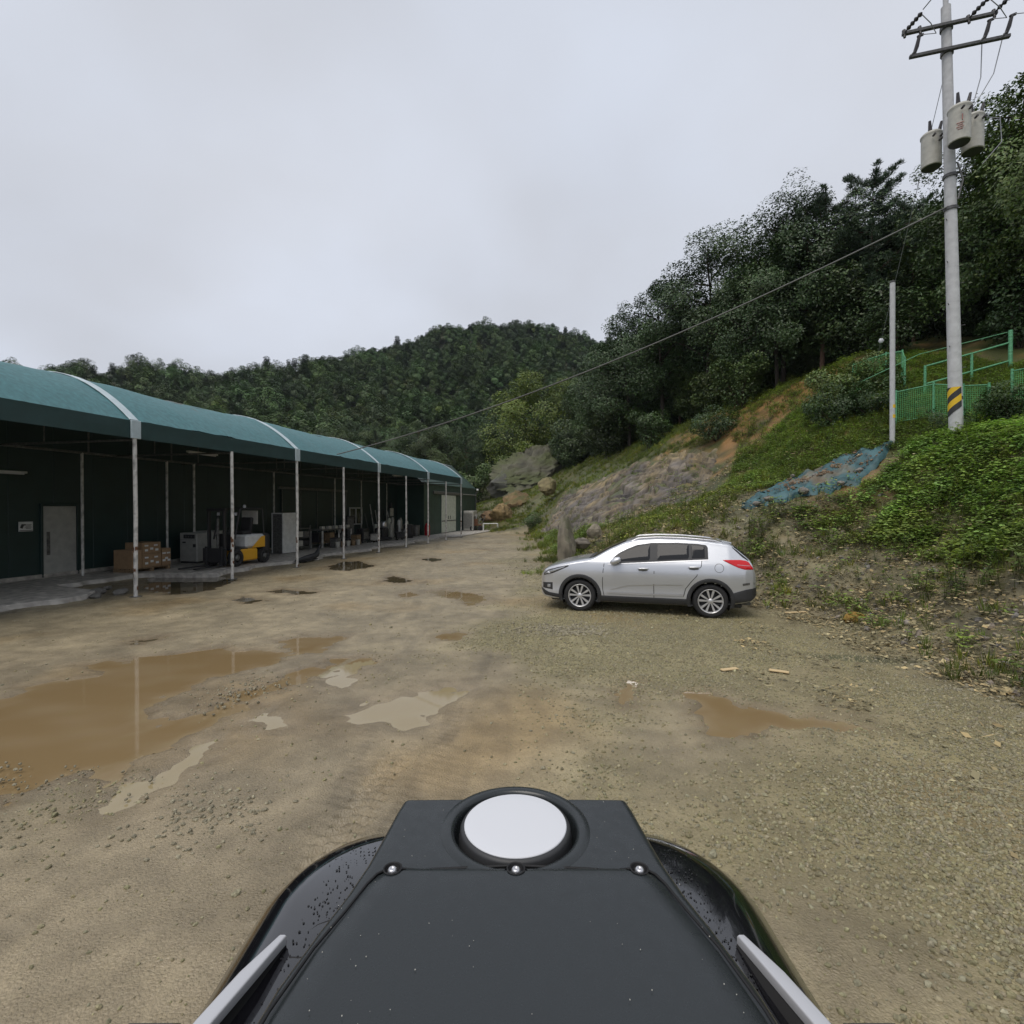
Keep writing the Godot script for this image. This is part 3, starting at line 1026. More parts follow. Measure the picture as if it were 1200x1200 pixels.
func scatter() -> void:
	# loose stones on the yard
	rng.seed = 12
	var kinds := []
	for k in 5: kinds.append(pebble_mesh(k + 1, 6, 4, .25))
	var xs := [[], [], [], [], []]
	var cs := [[], [], [], [], []]
	var n := 0
	var tries := 0
	while n < 170000 and tries < 900000:
		tries += 1
		var d := .2 + pow(rng.randf(), 1.75) * 21.5
		var x := rng.randf_range(-1.0, 1.0) * (1.06 * d + 3.0)
		if x > 7.2: continue
		var g := gravel(x, d)
		var keep := (g * g * .9 + (.025 if x > 0 else .011)) * (1.0 - .85 * track(x, d))
		if rng.randf() > keep: continue
		var l := lay(x, d)
		if l > .3: continue
		var dip := pool_dip(x, d) if x < 4 else 0.0
		if dip > .028 and rng.randf() < .96: continue
		var sz := .0055 + .013 * pow(rng.randf(), 2.6)
		if rng.randf() < .008: sz *= rng.randf_range(1.5, 2.2)
		var y := ground(x, d) - dip + tread(x, d) + sz * .15
		if absf(x) < .75 and d < 1.9: continue
		var kd := rng.randi() % 5
		xs[kd].append(Transform3D(Basis(rv().normalized(), rng.randf() * TAU).scaled_local(Vector3(sz * 1.3, sz * .8, sz)), W(x, y, d)))
		var b := rng.randf_range(.29, .48)
		if rng.randf() < .04: b *= 1.4
		cs[kd].append(Color(b * rng.randf_range(.95, 1.05), b * .90, b * rng.randf_range(.48, .62)))
		n += 1
	# spills of coarser stones, in drifts
	for s in [[1.0, 9.3, .9, .5, 420, .03], [-3.9, 4.15, .9, .35, 90, .013], [-2.2, 3.75, .5, .45, 200, .016], [1.4, 17.5, 1.5, 2.2, 420, .035], [-3.3, 6.3, .5, .7, 160, .016], [-4.6, 4.3, .5, .35, 40, .015], [6.5, 6.4, 1.2, 1.4, 500, .025]]:
		for k in s[4]:
			var x: float = s[0] + rng.randfn() * s[2] * .5
			var d: float = s[1] + rng.randfn() * s[3] * .5
			var sz: float = s[5] * rng.randf_range(.45, 1.3)
			var kd := rng.randi() % 5
			xs[kd].append(Transform3D(Basis(rv().normalized(), rng.randf() * TAU).scaled_local(Vector3(sz * 1.2, sz * .7, sz)), W(x, ground(x, d) + sz * .1, d)))
			cs[kd].append(Color(.40, .36, .25) * rng.randf_range(.7, 1.25))
	# broken stones on the bank
	for k in 2600:
		var d := rng.randf_range(5, 30)
		var x := rng.randf_range(4.5, 12.5) if d > 13 else rng.randf_range(5.6, 9.0)
		var l := lay(x, d)
		if l < .02 or l > 4.2: continue
		var sz := .018 + .05 * pow(rng.randf(), 4)
		var kd := rng.randi() % 5
		xs[kd].append(Transform3D(Basis(rv().normalized(), rng.randf() * TAU).scaled_local(Vector3(sz * 1.3, sz * .75, sz)), W(x, ground(x, d) + sz * .2, d)))
		cs[kd].append(grey(rng.randf_range(.2, .42), rng.randf_range(.05, .2)))
	for k in 5: spread_copies("gravel", kinds[k], xs[k], cs[k], "loose gravel on the muddy yard")
	# leafy weeds
	var wk := []
	for k in 5: wk.append(weed_mesh(40 + k))
	xs = [[], [], [], [], []]
	cs = [[], [], [], [], []]
	rng.seed = 33
	for k in 135000:
		var d := 1.0 + pow(rng.randf(), 1.2) * 30.5
		var x := rng.randf_range(2.0, 17.0)
		if x > d * 1.12 + 5.0: continue
		var l := lay(x, d)
		if l <= .05: continue
		var p := nz.get_noise_2d(x * 20, d * 20)
		var q := nf.get_noise_2d(x * 50, d * 50)
		var want := 0.0
		var tone := 1.0
		var hue := 0.0
		var sz := rng.randf_range(.7, 1.25)
		if d < 14.6:
			want = clampf((l - 1.15) * 1.1 + p * 1.6, 0.03, 1)
			if x < 10 and d > 12.4: want *= .25 if x < 9.4 else .7
			tone = 1.3 + p * .6
			hue = .06 + q * .2
			if q > .15: want *= .4
			if nf.get_noise_2d(x * 34 + 300, d * 34) > .24: want *= .12
			if l < 2: 
				tone *= .7
				hue += .1
		elif d < 23:
			want = clampf((l - 2.3) * .9 + p, 0.02, .9)
			if l < 2.4: want = maxf(want, .12 + p * .5)
			want *= .45
			sz *= .75
			tone = 1.0 + p * .4
			hue = .1 + q * .15
			if x < 8.8 and l < 2.8: hue += .22
		else:
			want = .15 + p * .5
			tone = .9
			hue = .15
			if Vector2((x - 13.8) / 4.2, (d - 27) / 7.5).length() < 1.1: want *= .3
		if Vector2((x - 8.9) / 2.6, (d - 14.9) / 1.0).length() < 1.0 or on_slab(x, d): want *= .03
		if rng.randf() > want: continue
		var kd := rng.randi() % 5
		xs[kd].append(turned(W(x, ground(x, d) - .03, d), sz, .35))
		cs[kd].append(grey(tone * rng.randf_range(.7, 1.3), hue + rng.randf_range(-.05, .1)))
	for k in 5: spread_copies("weeds", wk[k], xs[k], cs[k], "broad leafy weeds covering the bank")
	# grass
	wk = []
	for k in 3: wk.append(tuft_mesh(60 + k))
	xs = [[], [], []]
	cs = [[], [], []]
	for k in 90000:
		var d := 6.0 + pow(rng.randf(), 1.5) * 58.0
		var x := rng.randf_range(-8, 17.0)
		if x > d * 1.1 + 5: continue
		var l := lay(x, d)
		var rim := .9 + nz.get_noise_2d(7.0, d * 22) * 1.6 + nf.get_noise_2d(x * 60, d * 60) * .5
		if l <= .0 and not (d > 15 and x > rim and x < 3.5 and rng.randf() < clampf((x - rim) * .6, 0, .4)): continue
		var p := nz.get_noise_2d(x * 16, d * 16 + 200)
		if rng.randf() > .45 + p * 1.1: continue
		if d < 13.5 and rng.randf() < (.86 if l < 1.0 else .45): continue
		if Vector2((x - 9.0) / 2.7, (d - 15.0) / .95).length() < 1.0: continue
		if on_slab(x, d) and rng.randf() < .96: continue
		var pt := nf.get_noise_2d(x * 26 + 40, d * 26)
		if pt > .2 and rng.randf() < .55: continue
		if Vector2((x - 13.8) / 4.2, (d - 27) / 7.5).length() < 1.0 and rng.randf() < .75: continue
		var kd := rng.randi() % 3
		xs[kd].append(turned(W(x, ground(x, d) - .01, d), rng.randf_range(.6, 1.2) * (1.0 + d * .006), .2))
		var dry := rng.randf() < clampf(.28 + pt * 1.6, .05, .8)
		cs[kd].append(grey(rng.randf_range(.65, 1.4) * (1.0 + nz.get_noise_2d(x * 14, d * 14) * .7), rng.randf_range(.22, .45) if dry else rng.randf_range(0, .2)))
	for k in 3: spread_copies("grass", wk[k], xs[k], cs[k], "tufts of grass on the bank and along the yard edge")
	# taller single weeds standing out of the mat
	rng.seed = 66
	var sm := []
	for k in 3:
		var lb := MB.new()
		lb.col = Color(.10, .13, .05)
		lb.tube([Vector3(0, -.05, 0), Vector3(.03, .2, .02), Vector3(.02, .45, -.03)], [.006, .005, .002], 4, false)
		for w in 26:
			var y := rng.randf_range(.06, .46)
			var g := w * 2.4
			var t := Vector3(cos(g), rng.randf_range(-.1, .5), sin(g)).normalized() * rng.randf_range(.06, .15) * (1.1 - y)
			var b := rng.randf_range(.7, 1.3)
			lb.leaf(Vector3(.02, y, 0), t, t.cross(Vector3.UP).normalized() * t.length() * .16, Color(.18 * b, .27 * b, .07 * b))
		sm.append(lb.mesh(M.weed_leaves))
	xs = [[], [], []]
	cs = [[], [], []]
	for k in 9000:
		var d := 6.0 + pow(rng.randf(), 1.4) * 30.0
		var x := rng.randf_range(3.0, 16.0)
		var l := lay(x, d)
		if l < .5 or x > d * 1.1 + 1: continue
		if rng.randf() > clampf(.12 + nz.get_noise_2d(x * 25 + 700, d * 25) * 1.3, 0, .8): continue
		if Vector2((x - 9.0) / 2.7, (d - 15.0) / .95).length() < 1.0 or on_slab(x, d): continue
		var kd := rng.randi() % 3
		xs[kd].append(turned(W(x, ground(x, d), d), rng.randf_range(.5, 1.5), .3))
		cs[kd].append(grey(rng.randf_range(.6, 1.2), rng.randf_range(-.05, .3)))
	for k in 3: spread_copies("weeds", sm[k], xs[k], cs[k], "taller single weeds on the bank")
	# dead leaves and twigs
	wk = []
	for k in 4: wk.append(litter_mesh(80 + k))
	xs = [[], [], [], []]
	cs = [[], [], [], []]
	for k in 23000:
		var d := 1.0 + pow(rng.randf(), 1.25) * 23.0
		var x := rng.randf_range(3.0, 12.0)
		var l := lay(x, d)
		var w := .75 if l > .02 and l < 2.4 else (.22 if l >= 2.4 else clampf(.45 - (6.2 - x) * .5, 0, .45) if d < 12.5 else 0.0)
		if rng.randf() > w + nz.get_noise_2d(x * 30, d * 30) * .4: continue
		var kd := rng.randi() % 4
		xs[kd].append(turned(W(x, ground(x, d), d), rng.randf_range(.7, 1.4), .3))
		cs[kd].append(grey(rng.randf_range(.5, 1.5), rng.randf_range(-.05, .15)))
	for k in 4: spread_copies("litter", wk[k], xs[k], cs[k], "dead leaves and twigs along the foot of the bank")

# ---------------------------------------------------------------- the shed, its awning and what stands under it
func kit(t: Node, called: String, ctr: Vector3, size: Vector3, m: String, bev := .01, bs := Basis()) -> MeshInstance3D:
	var b := MB.new()
	b.box(ctr, size, bev, bs)
	return put(called, b, M[m], t)

func rod(t: Node, called: String, pts: Array, r, m: String, sides := 8) -> MeshInstance3D:
	var b := MB.new()
	b.tube(pts, r, sides)
	return put(called, b, M[m], t)

func turned_part(t: Node, called: String, prof: Array, ctr: Vector3, m: String, bs := Basis(), seg := 20) -> MeshInstance3D:
	var b := MB.new()
	b.lathe(prof, ctr, bs, seg)
	return put(called, b, M[m], t)

func arch(v: float) -> float:
	return 4.38 + 1.35 * (1.0 - pow((v - 2.9) / 2.9, 2))

const BACK := 5.1
const INNER := 4.44

func awning() -> void:
	var t := thing("awning", "long teal fabric awning on thin white posts along the shed front", "awning", BT)
	rng.seed = 3
	for bay in range(-2, 4):
		var u0 := bay * 6.4
		var b := MB.new()
		var rows := []
		for k in 33:
			var u := u0 + 6.4 * k / 32.0
			var r := PackedVector3Array()
			for q in 25:
				var v := 5.8 * q / 24.0
				var sag := -.06 * sin(k / 32.0 * PI) * sin(q / 24.0 * PI) + .02 * pow(absf(cos((v - .6) / 1.1 * PI)), 6.0) + nf.get_noise_2d(u * 24, v * 24) * .018 + nz.get_noise_2d(u * 30, v * 12) * .05 + nf.get_noise_2d(u * 70, v * 14) * .012
				r.append(Vector3(u, arch(v) + sag, -v))
			rows.append(r)
		b.grid(rows)
		put("roof_fabric", b, M.teal_fabric, t)
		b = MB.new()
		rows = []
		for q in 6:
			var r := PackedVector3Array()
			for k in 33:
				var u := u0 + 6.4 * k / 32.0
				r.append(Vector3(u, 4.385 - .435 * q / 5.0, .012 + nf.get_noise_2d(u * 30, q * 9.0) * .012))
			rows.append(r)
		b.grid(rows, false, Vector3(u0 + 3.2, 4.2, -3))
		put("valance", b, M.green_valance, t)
	for bay in range(-2, 5):
		var u := bay * 6.4
		var b := MB.new()
		var rows := []
		for q in 26:
			var v := 5.8 * q / 25.0
			rows.append(PackedVector3Array([Vector3(u - .12, arch(v) + .02, -v), Vector3(u - .11, arch(v) + .035, -v), Vector3(u + .11, arch(v) + .035, -v), Vector3(u + .12, arch(v) + .02, -v)]))
		b.grid(rows)
		b.box(Vector3(u, 4.17, .04), Vector3(.25, .45, .05), .008)
		put("white_band", b, M.band, t)
	for k in range(-3, 9):
		var u := k * 3.2
		var post := rod(t, "post", [Vector3(u, -.1, 0), Vector3(u + .008, 2.0, .01), Vector3(u, 3.96, 0)], .047, "post_paint", 12)
		for q in 11:
			var sc := MB.new()
			var y := rng.randf_range(.08, 1.35)
			var g := rng.randf() * TAU
			var rows := []
			for a in 4:
				var r := PackedVector3Array()
				for e in 5:
					var gg := g + (e - 2) * .28
					var rr := .0495
					r.append(Vector3(u + cos(gg) * rr + .004, y + (a - 1.5) * rng.randf_range(.015, .045), sin(gg) * rr + .005))
				rows.append(r)
			sc.grid(rows, false, Vector3(u, y, 0))
			put("rust_scar", sc, M.rust_scar, post)
		kit(post, "base_plate", Vector3(u, .012, 0), Vector3(.2, .024, .2), "steel_grey", .004)
		rod(t, "cross_beam", [Vector3(u, 3.92, 0), Vector3(u, 3.92, -INNER), Vector3(u, 3.92, -BACK)], .03, "steel_grey", 6)
		var rib := []
		for q in 13: rib.append(Vector3(u, arch(5.6 * q / 12.0) - .06, -5.6 * q / 12.0))
		rod(t, "roof_rib", rib, .025, "steel_grey", 6)
		rod(t, "brace", [Vector3(u, 3.92, -2.9), Vector3(u, 5.66, -2.9)], .018, "steel_grey", 5)
	rod(t, "front_beam", [Vector3(-9.6, 3.99, -.06), Vector3(8, 3.99, -.06), Vector3(25.6, 3.99, -.06)], .03, "steel_grey", 6)
	rod(t, "inner_beam", [Vector3(-9.6, 3.92, -INNER), Vector3(8, 3.92, -INNER), Vector3(25.5, 3.92, -INNER)], .04, "steel_grey", 6)
	for k in 5: rod(t, "roof_purlin", [Vector3(-9.6, arch(.6 + k * 1.1) - .05, -.6 - k * 1.1), Vector3(8, arch(.6 + k * 1.1) - .05, -.6 - k * 1.1), Vector3(25.5, arch(.6 + k * 1.1) - .05, -.6 - k * 1.1)], .018, "steel_grey", 5)
	for u in [-4.6, -1.4, 2.12, 5.1, 6.3, 10.9, 12.75, 16.1, 19.1, 22.6]:
		rod(t, "inner_post", [Vector3(u, .1, -INNER), Vector3(u, 3.92, -INNER)], .04, "post_paint", 8)
		rod(t, "hanger", [Vector3(u + .2, 3.92, -INNER), Vector3(u + .2, 4.75, -INNER)], .025, "steel_grey", 6)

func shed() -> void:
	var t := thing("shed", "long dark green shed behind the awning, its far end standing forward with cream doors", "building", BT)
	var b := MB.new()
	# upright sheet panels of the long wall
	var u := -10.0
	while u < 25.5:
		b = MB.new()
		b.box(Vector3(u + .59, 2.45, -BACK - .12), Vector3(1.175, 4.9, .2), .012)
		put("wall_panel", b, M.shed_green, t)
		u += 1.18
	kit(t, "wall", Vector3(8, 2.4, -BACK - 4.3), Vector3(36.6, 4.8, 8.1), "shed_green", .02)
	# far block, standing forward
	var sec := [Vector2(3, 0), Vector2(3, 4.0), Vector2(5.5, 6.35), Vector2(9.5, 6.1), Vector2(12.5, 4.0), Vector2(12.5, 0)]
	b = MB.new()
	for k in 5:
		if k == 0: continue
		b.quad(Vector3(25.7, sec[k].y, -sec[k].x), Vector3(39.1, sec[k].y, -sec[k].x), Vector3(39.1, sec[k + 1].y, -sec[k + 1].x), Vector3(25.7, sec[k + 1].y, -sec[k + 1].x))
	for e in [25.7, 39.1]:
		for k in range(1, 5):
			var a := Vector3(e, sec[0].y, -sec[0].x)
			var p := Vector3(e, sec[k].y, -sec[k].x)
			var q := Vector3(e, sec[k + 1].y, -sec[k + 1].x)
			if e < 30: b.tri(a, q, p)
			else: b.tri(a, p, q)
	put("end_wall", b, M.end_green_lit, t)
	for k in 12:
		kit(t, "wall_panel", Vector3(25.7 + 13.4 * (k + .5) / 12.0, 1.99, -3 + .02), Vector3(13.4 / 12.0 - .012, 3.98, .06), "end_green_lit", .01)
	kit(t, "eave_trim", Vector3(32.4, 4.03, -2.95), Vector3(13.6, .12, .14), "end_green_lit", .02)
	rod(t, "verge_trim", [Vector3(39.15, 4.0, -2.95), Vector3(39.15, 6.36, -5.5)], .06, "end_green_lit", 6)
	kit(t, "ridge_cap", Vector3(36.2, 6.38, -6.2), Vector3(5.8, .07, 1.5), "band", .02)
	# sliding cream doors of the far block
	for k in 2:
		var dr := kit(t, "sliding_door", Vector3(30.2 + k * 1.76, 1.68, -2.9), Vector3(1.74, 3.12, .06), "door_cream", .012)
		kit(dr, "rail", Vector3(30.2 + k * 1.76, 1.08, -2.86), Vector3(1.74, .09, .03), "steel_grey", .006)
		kit(dr, "handle", Vector3(30.85 + k * .46, 1.35, -2.85), Vector3(.05, .3, .04), "black_trim", .006)
	kit(t, "door_track", Vector3(31.1, 3.40, -2.88), Vector3(7.2, .22, .14), "steel_grey", .02)
	kit(t, "pipe", Vector3(37.0, 3.42, -2.9), Vector3(4.2, .06, .06), "post_paint", .02)
	rod(t, "corner_pipe", [Vector3(39.0, 0, -2.88), Vector3(39.0, 3.6, -2.88), Vector3(39.0, 3.75, -2.7)], .05, "steel_grey", 8)
	kit(t, "lamp", Vector3(39.0, 3.95, -2.7), Vector3(.22, .2, .2), "white_paint", .05)
	# entrance door in the long wall
	var door := kit(t, "door", Vector3(1.94, 1.2, -BACK + .015), Vector3(.93, 2.14, .05), "door_grey", .008)
	kit(door, "handle", Vector3(1.6, 1.17, -BACK + .06), Vector3(.05, .16, .05), "steel_grey", .008)
	kit(door, "push_plate", Vector3(1.6, 1.15, -BACK + .043), Vector3(.1, .7, .006), "steel_grey", .002)
	for s in [[1.43, 1.23, .06, 2.2], [2.45, 1.23, .06, 2.2]]:
		kit(door, "frame", Vector3(s[0], s[1], -BACK + .02), Vector3(s[2], s[3], .08), "shed_green", .006)
	kit(door, "frame", Vector3(1.94, 2.32, -BACK + .02), Vector3(1.08, .06, .08), "shed_green", .006)
	# big sliding doors midway: track, stiles
	kit(t, "door_track", Vector3(15.2, 3.22, -BACK + .08), Vector3(6.4, .13, .12), "steel_grey", .015)
	for k in 4: kit(t, "sliding_door", Vector3(13.0 + k * 1.5, 1.62, -BACK + .03), Vector3(1.49, 3.0, .05), "shed_green", .01)
	for k in 5: kit(t, "door_stile", Vector3(12.27 + k * 1.5, 1.62, -BACK + .075), Vector3(.05, 3.0, .04), "steel_grey", .006)
	# window
	var w := kit(t, "window", Vector3(19.5, 1.66, -BACK + .0), Vector3(1.5, 1.02, .05), "black_trim", .005)
	for s in [[18.76, 1.66, .07, 1.1], [20.24, 1.66, .07, 1.1], [19.5, 1.66, .06, 1.02], [19.5, 2.18, 1.55, .07], [19.5, 1.14, 1.55, .07]]:
		kit(w, "frame", Vector3(s[0], s[1], -BACK + .05), Vector3(s[2], s[3], .07), "white_paint", .008)
	for k in 2: kit(w, "pane", Vector3(19.14 + k * .72, 1.66, -BACK + .032), Vector3(.66, .98, .008), "dark_glass", .0)
	kit(t, "plinth", Vector3(8, .18, -BACK + .0), Vector3(35.4, .12, .12), "concrete", .01)

func apron() -> void:
	var b := MB.new()
	var rows := [PackedVector3Array(), PackedVector3Array(), PackedVector3Array(), PackedVector3Array(), PackedVector3Array(), PackedVector3Array()]
	for k in 240:
		var u := -9.6 + k * .147
		var e := slab_edge(u) + nf.get_noise_2d(u * 60, 3) * .1
		var gap := smoothstep(.05, .5, u) * (1.0 - smoothstep(2.9, 3.7, u))
		e = lerpf(e, 3.25 + nf.get_noise_2d(u * 90, 9) * .2, gap)
		var y := .12 + nz.get_noise_2d(u * 20, 5) * .012
		for s in [[-.04, -.05], [0.0, y - .02], [.02, y], [.6, y + .006], [1.2, y + .004], [9.0, y]]:
			rows[[-.04, 0.0, .02, .6, 1.2, 9.0].find(s[0])].append(Vector3(u, s[1], -minf(e + s[0], BACK + .05)))
	b.grid(rows)
	var o := put("pavement", b, M.concrete)
	o.transform = BT
	o.set_meta("kind", "structure")
	o.set_meta("label", "worn concrete apron under the awning")
	# strip of thin concrete in front of the far block
	b = MB.new()
	b.box(Vector3(32.5, .03, -1.6), Vector3(14, .08, 2.7), .02)
	o = put("pavement", b, M.concrete)
	o.transform = BT
	o.set_meta("kind", "structure")
	# broken lumps at the slab's corner
	for k in 5:
		var s := stone_builder(k + 30, 8, 6, .3, Color(.2, .19, .17)).mesh(M.stone)
		var m := MeshInstance3D.new()
		m.name = "concrete_lump"
		m.mesh = s
		add_child(m, true)
		var z: float = [.16, .12, .2, .1, .14][k]
		m.transform = on_shed([.22, .48, .1, .75, -.35][k], .05, [.75, .95, 1.35, 1.8, .8][k], k) * Transform3D(Basis().scaled(Vector3(z * 1.2, z * .6, z)), Vector3())
		tag(m, "broken lump of concrete at the damaged corner of the apron, behind the nearest post", "rubble", "lumps at the apron corner")

func carton(u: float, y: float, v: float, sz: Vector3, label: String) -> void:
	var t := thing("carton", label, "box", on_shed(u, y, v))
	kit(t, "body", Vector3(0, sz.y / 2, 0), sz, "cardboard", .008)
	kit(t, "tape", Vector3(0, sz.y / 2, 0), Vector3(sz.x + .004, .001, sz.z + .004), "raw_wood", 0)
	kit(t, "tape", Vector3(0, sz.y + .001, 0), Vector3(sz.x * .98, .003, .06), "raw_wood", 0)
	for k in 3:
		if label.contains("plain"): break
		kit(t, "sticker", Vector3(-sz.x * .28 + k * sz.x * .28, sz.y * (.3 + .12 * (k % 2)), sz.z / 2 + .002), Vector3(.11, .07, .004), "white_paint", 0)
		if k < 2: kit(t, "sticker", Vector3(-sz.x * .28 + k * sz.x * .5, sz.y * .72, sz.z / 2 + .002), Vector3(.13, .05, .004), "white_paint", 0)

func cylinder_bottle(u: float, v: float, h: float, r: float, m: String, label: String) -> void:
	var t := thing("gas_cylinder", label, "gas cylinder", on_shed(u, .13, v), "tall cylinders and tubes against the shed wall")
	turned_part(t, "body", [Vector2(.001, 0), Vector2(r, .01), Vector2(r, h * .82), Vector2(r * .8, h * .9), Vector2(r * .35, h * .95), Vector2(.001, h * .95)], Vector3(), m, Basis(), 14)
	turned_part(t, "cap", [Vector2(.001, h * .94), Vector2(r * .45, h * .95), Vector2(r * .42, h), Vector2(.001, h)], Vector3(), "steel_grey", Basis(), 10)

func drum(u: float, v: float, m: String, label: String, s := 1.0) -> void:
	var t := thing("drum", label, "drum", on_shed(u, .13, v), "drums under the awning")
	var r := .29 * s
	turned_part(t, "body", [Vector2(.001, 0), Vector2(r, 0), Vector2(r, .28 * s), Vector2(r + .015, .3 * s), Vector2(r, .32 * s), Vector2(r, .57 * s), Vector2(r + .015, .59 * s), Vector2(r, .61 * s), Vector2(r, .88 * s), Vector2(r - .02, .87 * s), Vector2(.001, .86 * s)], Vector3(), m, Basis(), 20)
	turned_part(t, "rim", [Vector2(r - .015, .87 * s), Vector2(r + .012, .88 * s), Vector2(r + .012, .9 * s), Vector2(r - .015, .9 * s)], Vector3(), "steel_grey", Basis(), 20)

func tube_lamp(xf: Transform3D, label: String) -> void:
	var t := thing("tube_lamp", label, "lamp", xf)
	kit(t, "housing", Vector3(0, .04, 0), Vector3(1.25, .06, .14), "white_paint", .012)
	rod(t, "tube", [Vector3(-.58, -.01, 0), Vector3(.58, -.01, 0)], .016, "matte_white", 8)

func yard_goods() -> void:
	# notice by the door
	var t := thing("notice", "small white notice with a dark symbol on the wall left of the grey door", "sign", on_shed(1.02, 1.68, BACK - .01))
	kit(t, "board", Vector3(0, 0, .015), Vector3(.36, .28, .02), "white_paint", .004)
	kit(t, "symbol", Vector3(-.1, .01, .027), Vector3(.07, .12, .004), "black_trim", .0, Basis(Vector3.FORWARD, .4))
	kit(t, "symbol", Vector3(-.05, .05, .027), Vector3(.08, .04, .005), "black_trim", .0)
	for k in 4: kit(t, "text_line", Vector3(.06, .05 - k * .035, .027), Vector3(.16 - .03 * (k % 2), .016, .003), "steel_grey", 0)
	kit(t, "stripe", Vector3(0, -.115, .027), Vector3(.33, .02, .003), "steel_grey", 0)
	tube_lamp(on_shed(.35, 3.2, BACK - .12), "white tube lamp on the wall above and left of the grey door")
	tube_lamp(on_shed(4.7, 4.08, 2.5), "white tube lamp hanging under the awning above the forklift")
	tube_lamp(on_shed(20.0, 4.2, 2.4), "white tube lamp under the awning near its far end")
	# cartons on a pallet
	t = thing("pallet", "low wooden pallet under the brown cartons", "pallet", on_shed(3.6, .12, 3.85))
	for k in 5: kit(t, "plank", Vector3(0, .12, -.36 + k * .18), Vector3(1.4, .022, .13), "raw_wood", .004)
	for k in 3: kit(t, "bearer", Vector3(-.62 + k * .62, .055, 0), Vector3(.09, .105, .84), "raw_wood", .006)
	carton(3.08, .255, 3.85, Vector3(.34, .6, .74), "plain brown carton at the near end of the pallet by the first post")
	carton(3.62, .255, 3.85, Vector3(.70, .45, .72), "lower of the two stacked cartons with white stickers on the pallet")
	carton(3.62, .711, 3.85, Vector3(.68, .36, .70), "topmost carton on the pallet, standing above its neighbours")
	carton(4.17, .255, 3.85, Vector3(.34, .58, .72), "stickered carton at the far end of the pallet, beside the inner post")
	# machine cabinet
	t = thing("machine_cabinet", "waist-high light grey machine cabinet with a control panel, left of the forklift", "machine", on_shed(6.5, .13, 4.2))
	kit(t, "body", Vector3(-.38, .6, 0), Vector3(.7, 1.08, .78), "door_grey", .025)
	kit(t, "rear_body", Vector3(.36, .62, 0), Vector3(.74, 1.12, .8), "door_grey", .025)
	kit(t, "base", Vector3(0, .03, 0), Vector3(1.4, .07, .72), "black_trim", .005)
	var cp := kit(t, "control_panel", Vector3(-.735, 1.0, .05), Vector3(.02, .15, .5), "black_trim", .006)
	for k in 3: kit(cp, "button", Vector3(-.75, 1.0, -.08 + k * .12), Vector3(.012, .05, .05), "steel_grey", .003)
	kit(t, "badge", Vector3(-.735, .78, -.18), Vector3(.01, .06, .14), "black_trim", 0)
	kit(t, "grille", Vector3(-.735, .66, .28), Vector3(.01, .12, .12), "black_trim", 0)
	kit(t, "cover_joint", Vector3(-.735, .88, 0), Vector3(.006, .008, .74), "seam", 0)
	kit(t, "vent", Vector3(.45, .95, .402), Vector3(.3, .2, .01), "steel_grey", .002)
	kit(t, "latch", Vector3(-.2, .95, .395), Vector3(.08, .12, .02), "black_trim", .004)
	forklift()
	# tall cabinet
	t = thing("tall_cabinet", "man-high white cabinet with a dark grey side, right of the forklift", "cabinet", on_shed(10.35, .13, 3.5))
	kit(t, "body", Vector3(0, .93, 0), Vector3(.9, 1.84, .56), "steel_grey", .01)
	kit(t, "door", Vector3(0, .93, .295), Vector3(.9, 1.84, .03), "white_paint", .008)
	kit(t, "edge", Vector3(-.455, 1.82, 0), Vector3(.02, .05, .6), "white_paint", .004)
	for k in 2: kit(t, "edge", Vector3(-.455, .93, -.27 + k * .54), Vector3(.02, 1.84, .04), "white_paint", .004)
	# bundle of black rubber and plank in front of it
	t = thing("bumper", "torn black car bumper lying on the wet earth between two posts", "scrap", on_shed(8.5, .02, .95))
	var b := MB.new()
	b.tube([Vector3(-1.0, .08, .1), Vector3(-.5, .12, .16), Vector3(.1, .15, .1), Vector3(.6, .22, -.02), Vector3(.82, .42, -.08), Vector3(.95, .66, -.05)], [.06, .13, .14, .11, .06, .02], 8)
	put("shell", b, M.brake_dark, t)
	kit(t, "flap", Vector3(-.2, .05, .2), Vector3(1.1, .03, .2), "black_rubber", .01, Basis(Vector3.UP, .15))
	# bench with clamps
	t = thing("workbench", "long steel workbench with blotched pale legs under the sliding door track", "workbench", on_shed(14.6, .13, 3.7))
	kit(t, "top", Vector3(0, .92, 0), Vector3(3.0, .07, .8), "steel_grey", .01)
	for x in [-1.4, 0.15, 1.4]:
		for z in [-.34, .34]:
			kit(t, "leg", Vector3(x, .45, z), Vector3(.07, .9, .07), "post_paint", .008)
	for k in 5: kit(t, "clamp", Vector3(-1.2 + k * .6, 1.03, .2), Vector3(.26, .16, .2), "can_grey", .02)
	kit(t, "shelf", Vector3(0, .25, 0), Vector3(2.8, .04, .6), "raw_wood", .005)
	rng.seed = 18
	for k in 6:
		var hh := rng.randf_range(.3, .6)
		t = thing("crate", ["black crate under the near end of the workbench", "dark grey crate before the near end of the workbench", "brown crate under the middle of the workbench", "black crate before the middle of the workbench", "dark grey crate under the far half of the workbench", "brown crate before the far end of the workbench"][k], "crate", on_shed(13.3 + k * .52, .13 + (.27 if k % 2 == 0 else 0.0), 3.7 if k % 2 == 0 else 3.0), "dark crates at the workbench")
		kit(t, "body", Vector3(0, hh / 2, 0), Vector3(.42, hh, .4), ["brake_dark", "steel_grey", "raw_wood"][k % 3], .015)
		kit(t, "lid", Vector3(0, hh + .015, 0), Vector3(.44, .03, .42), "black_trim", .006)
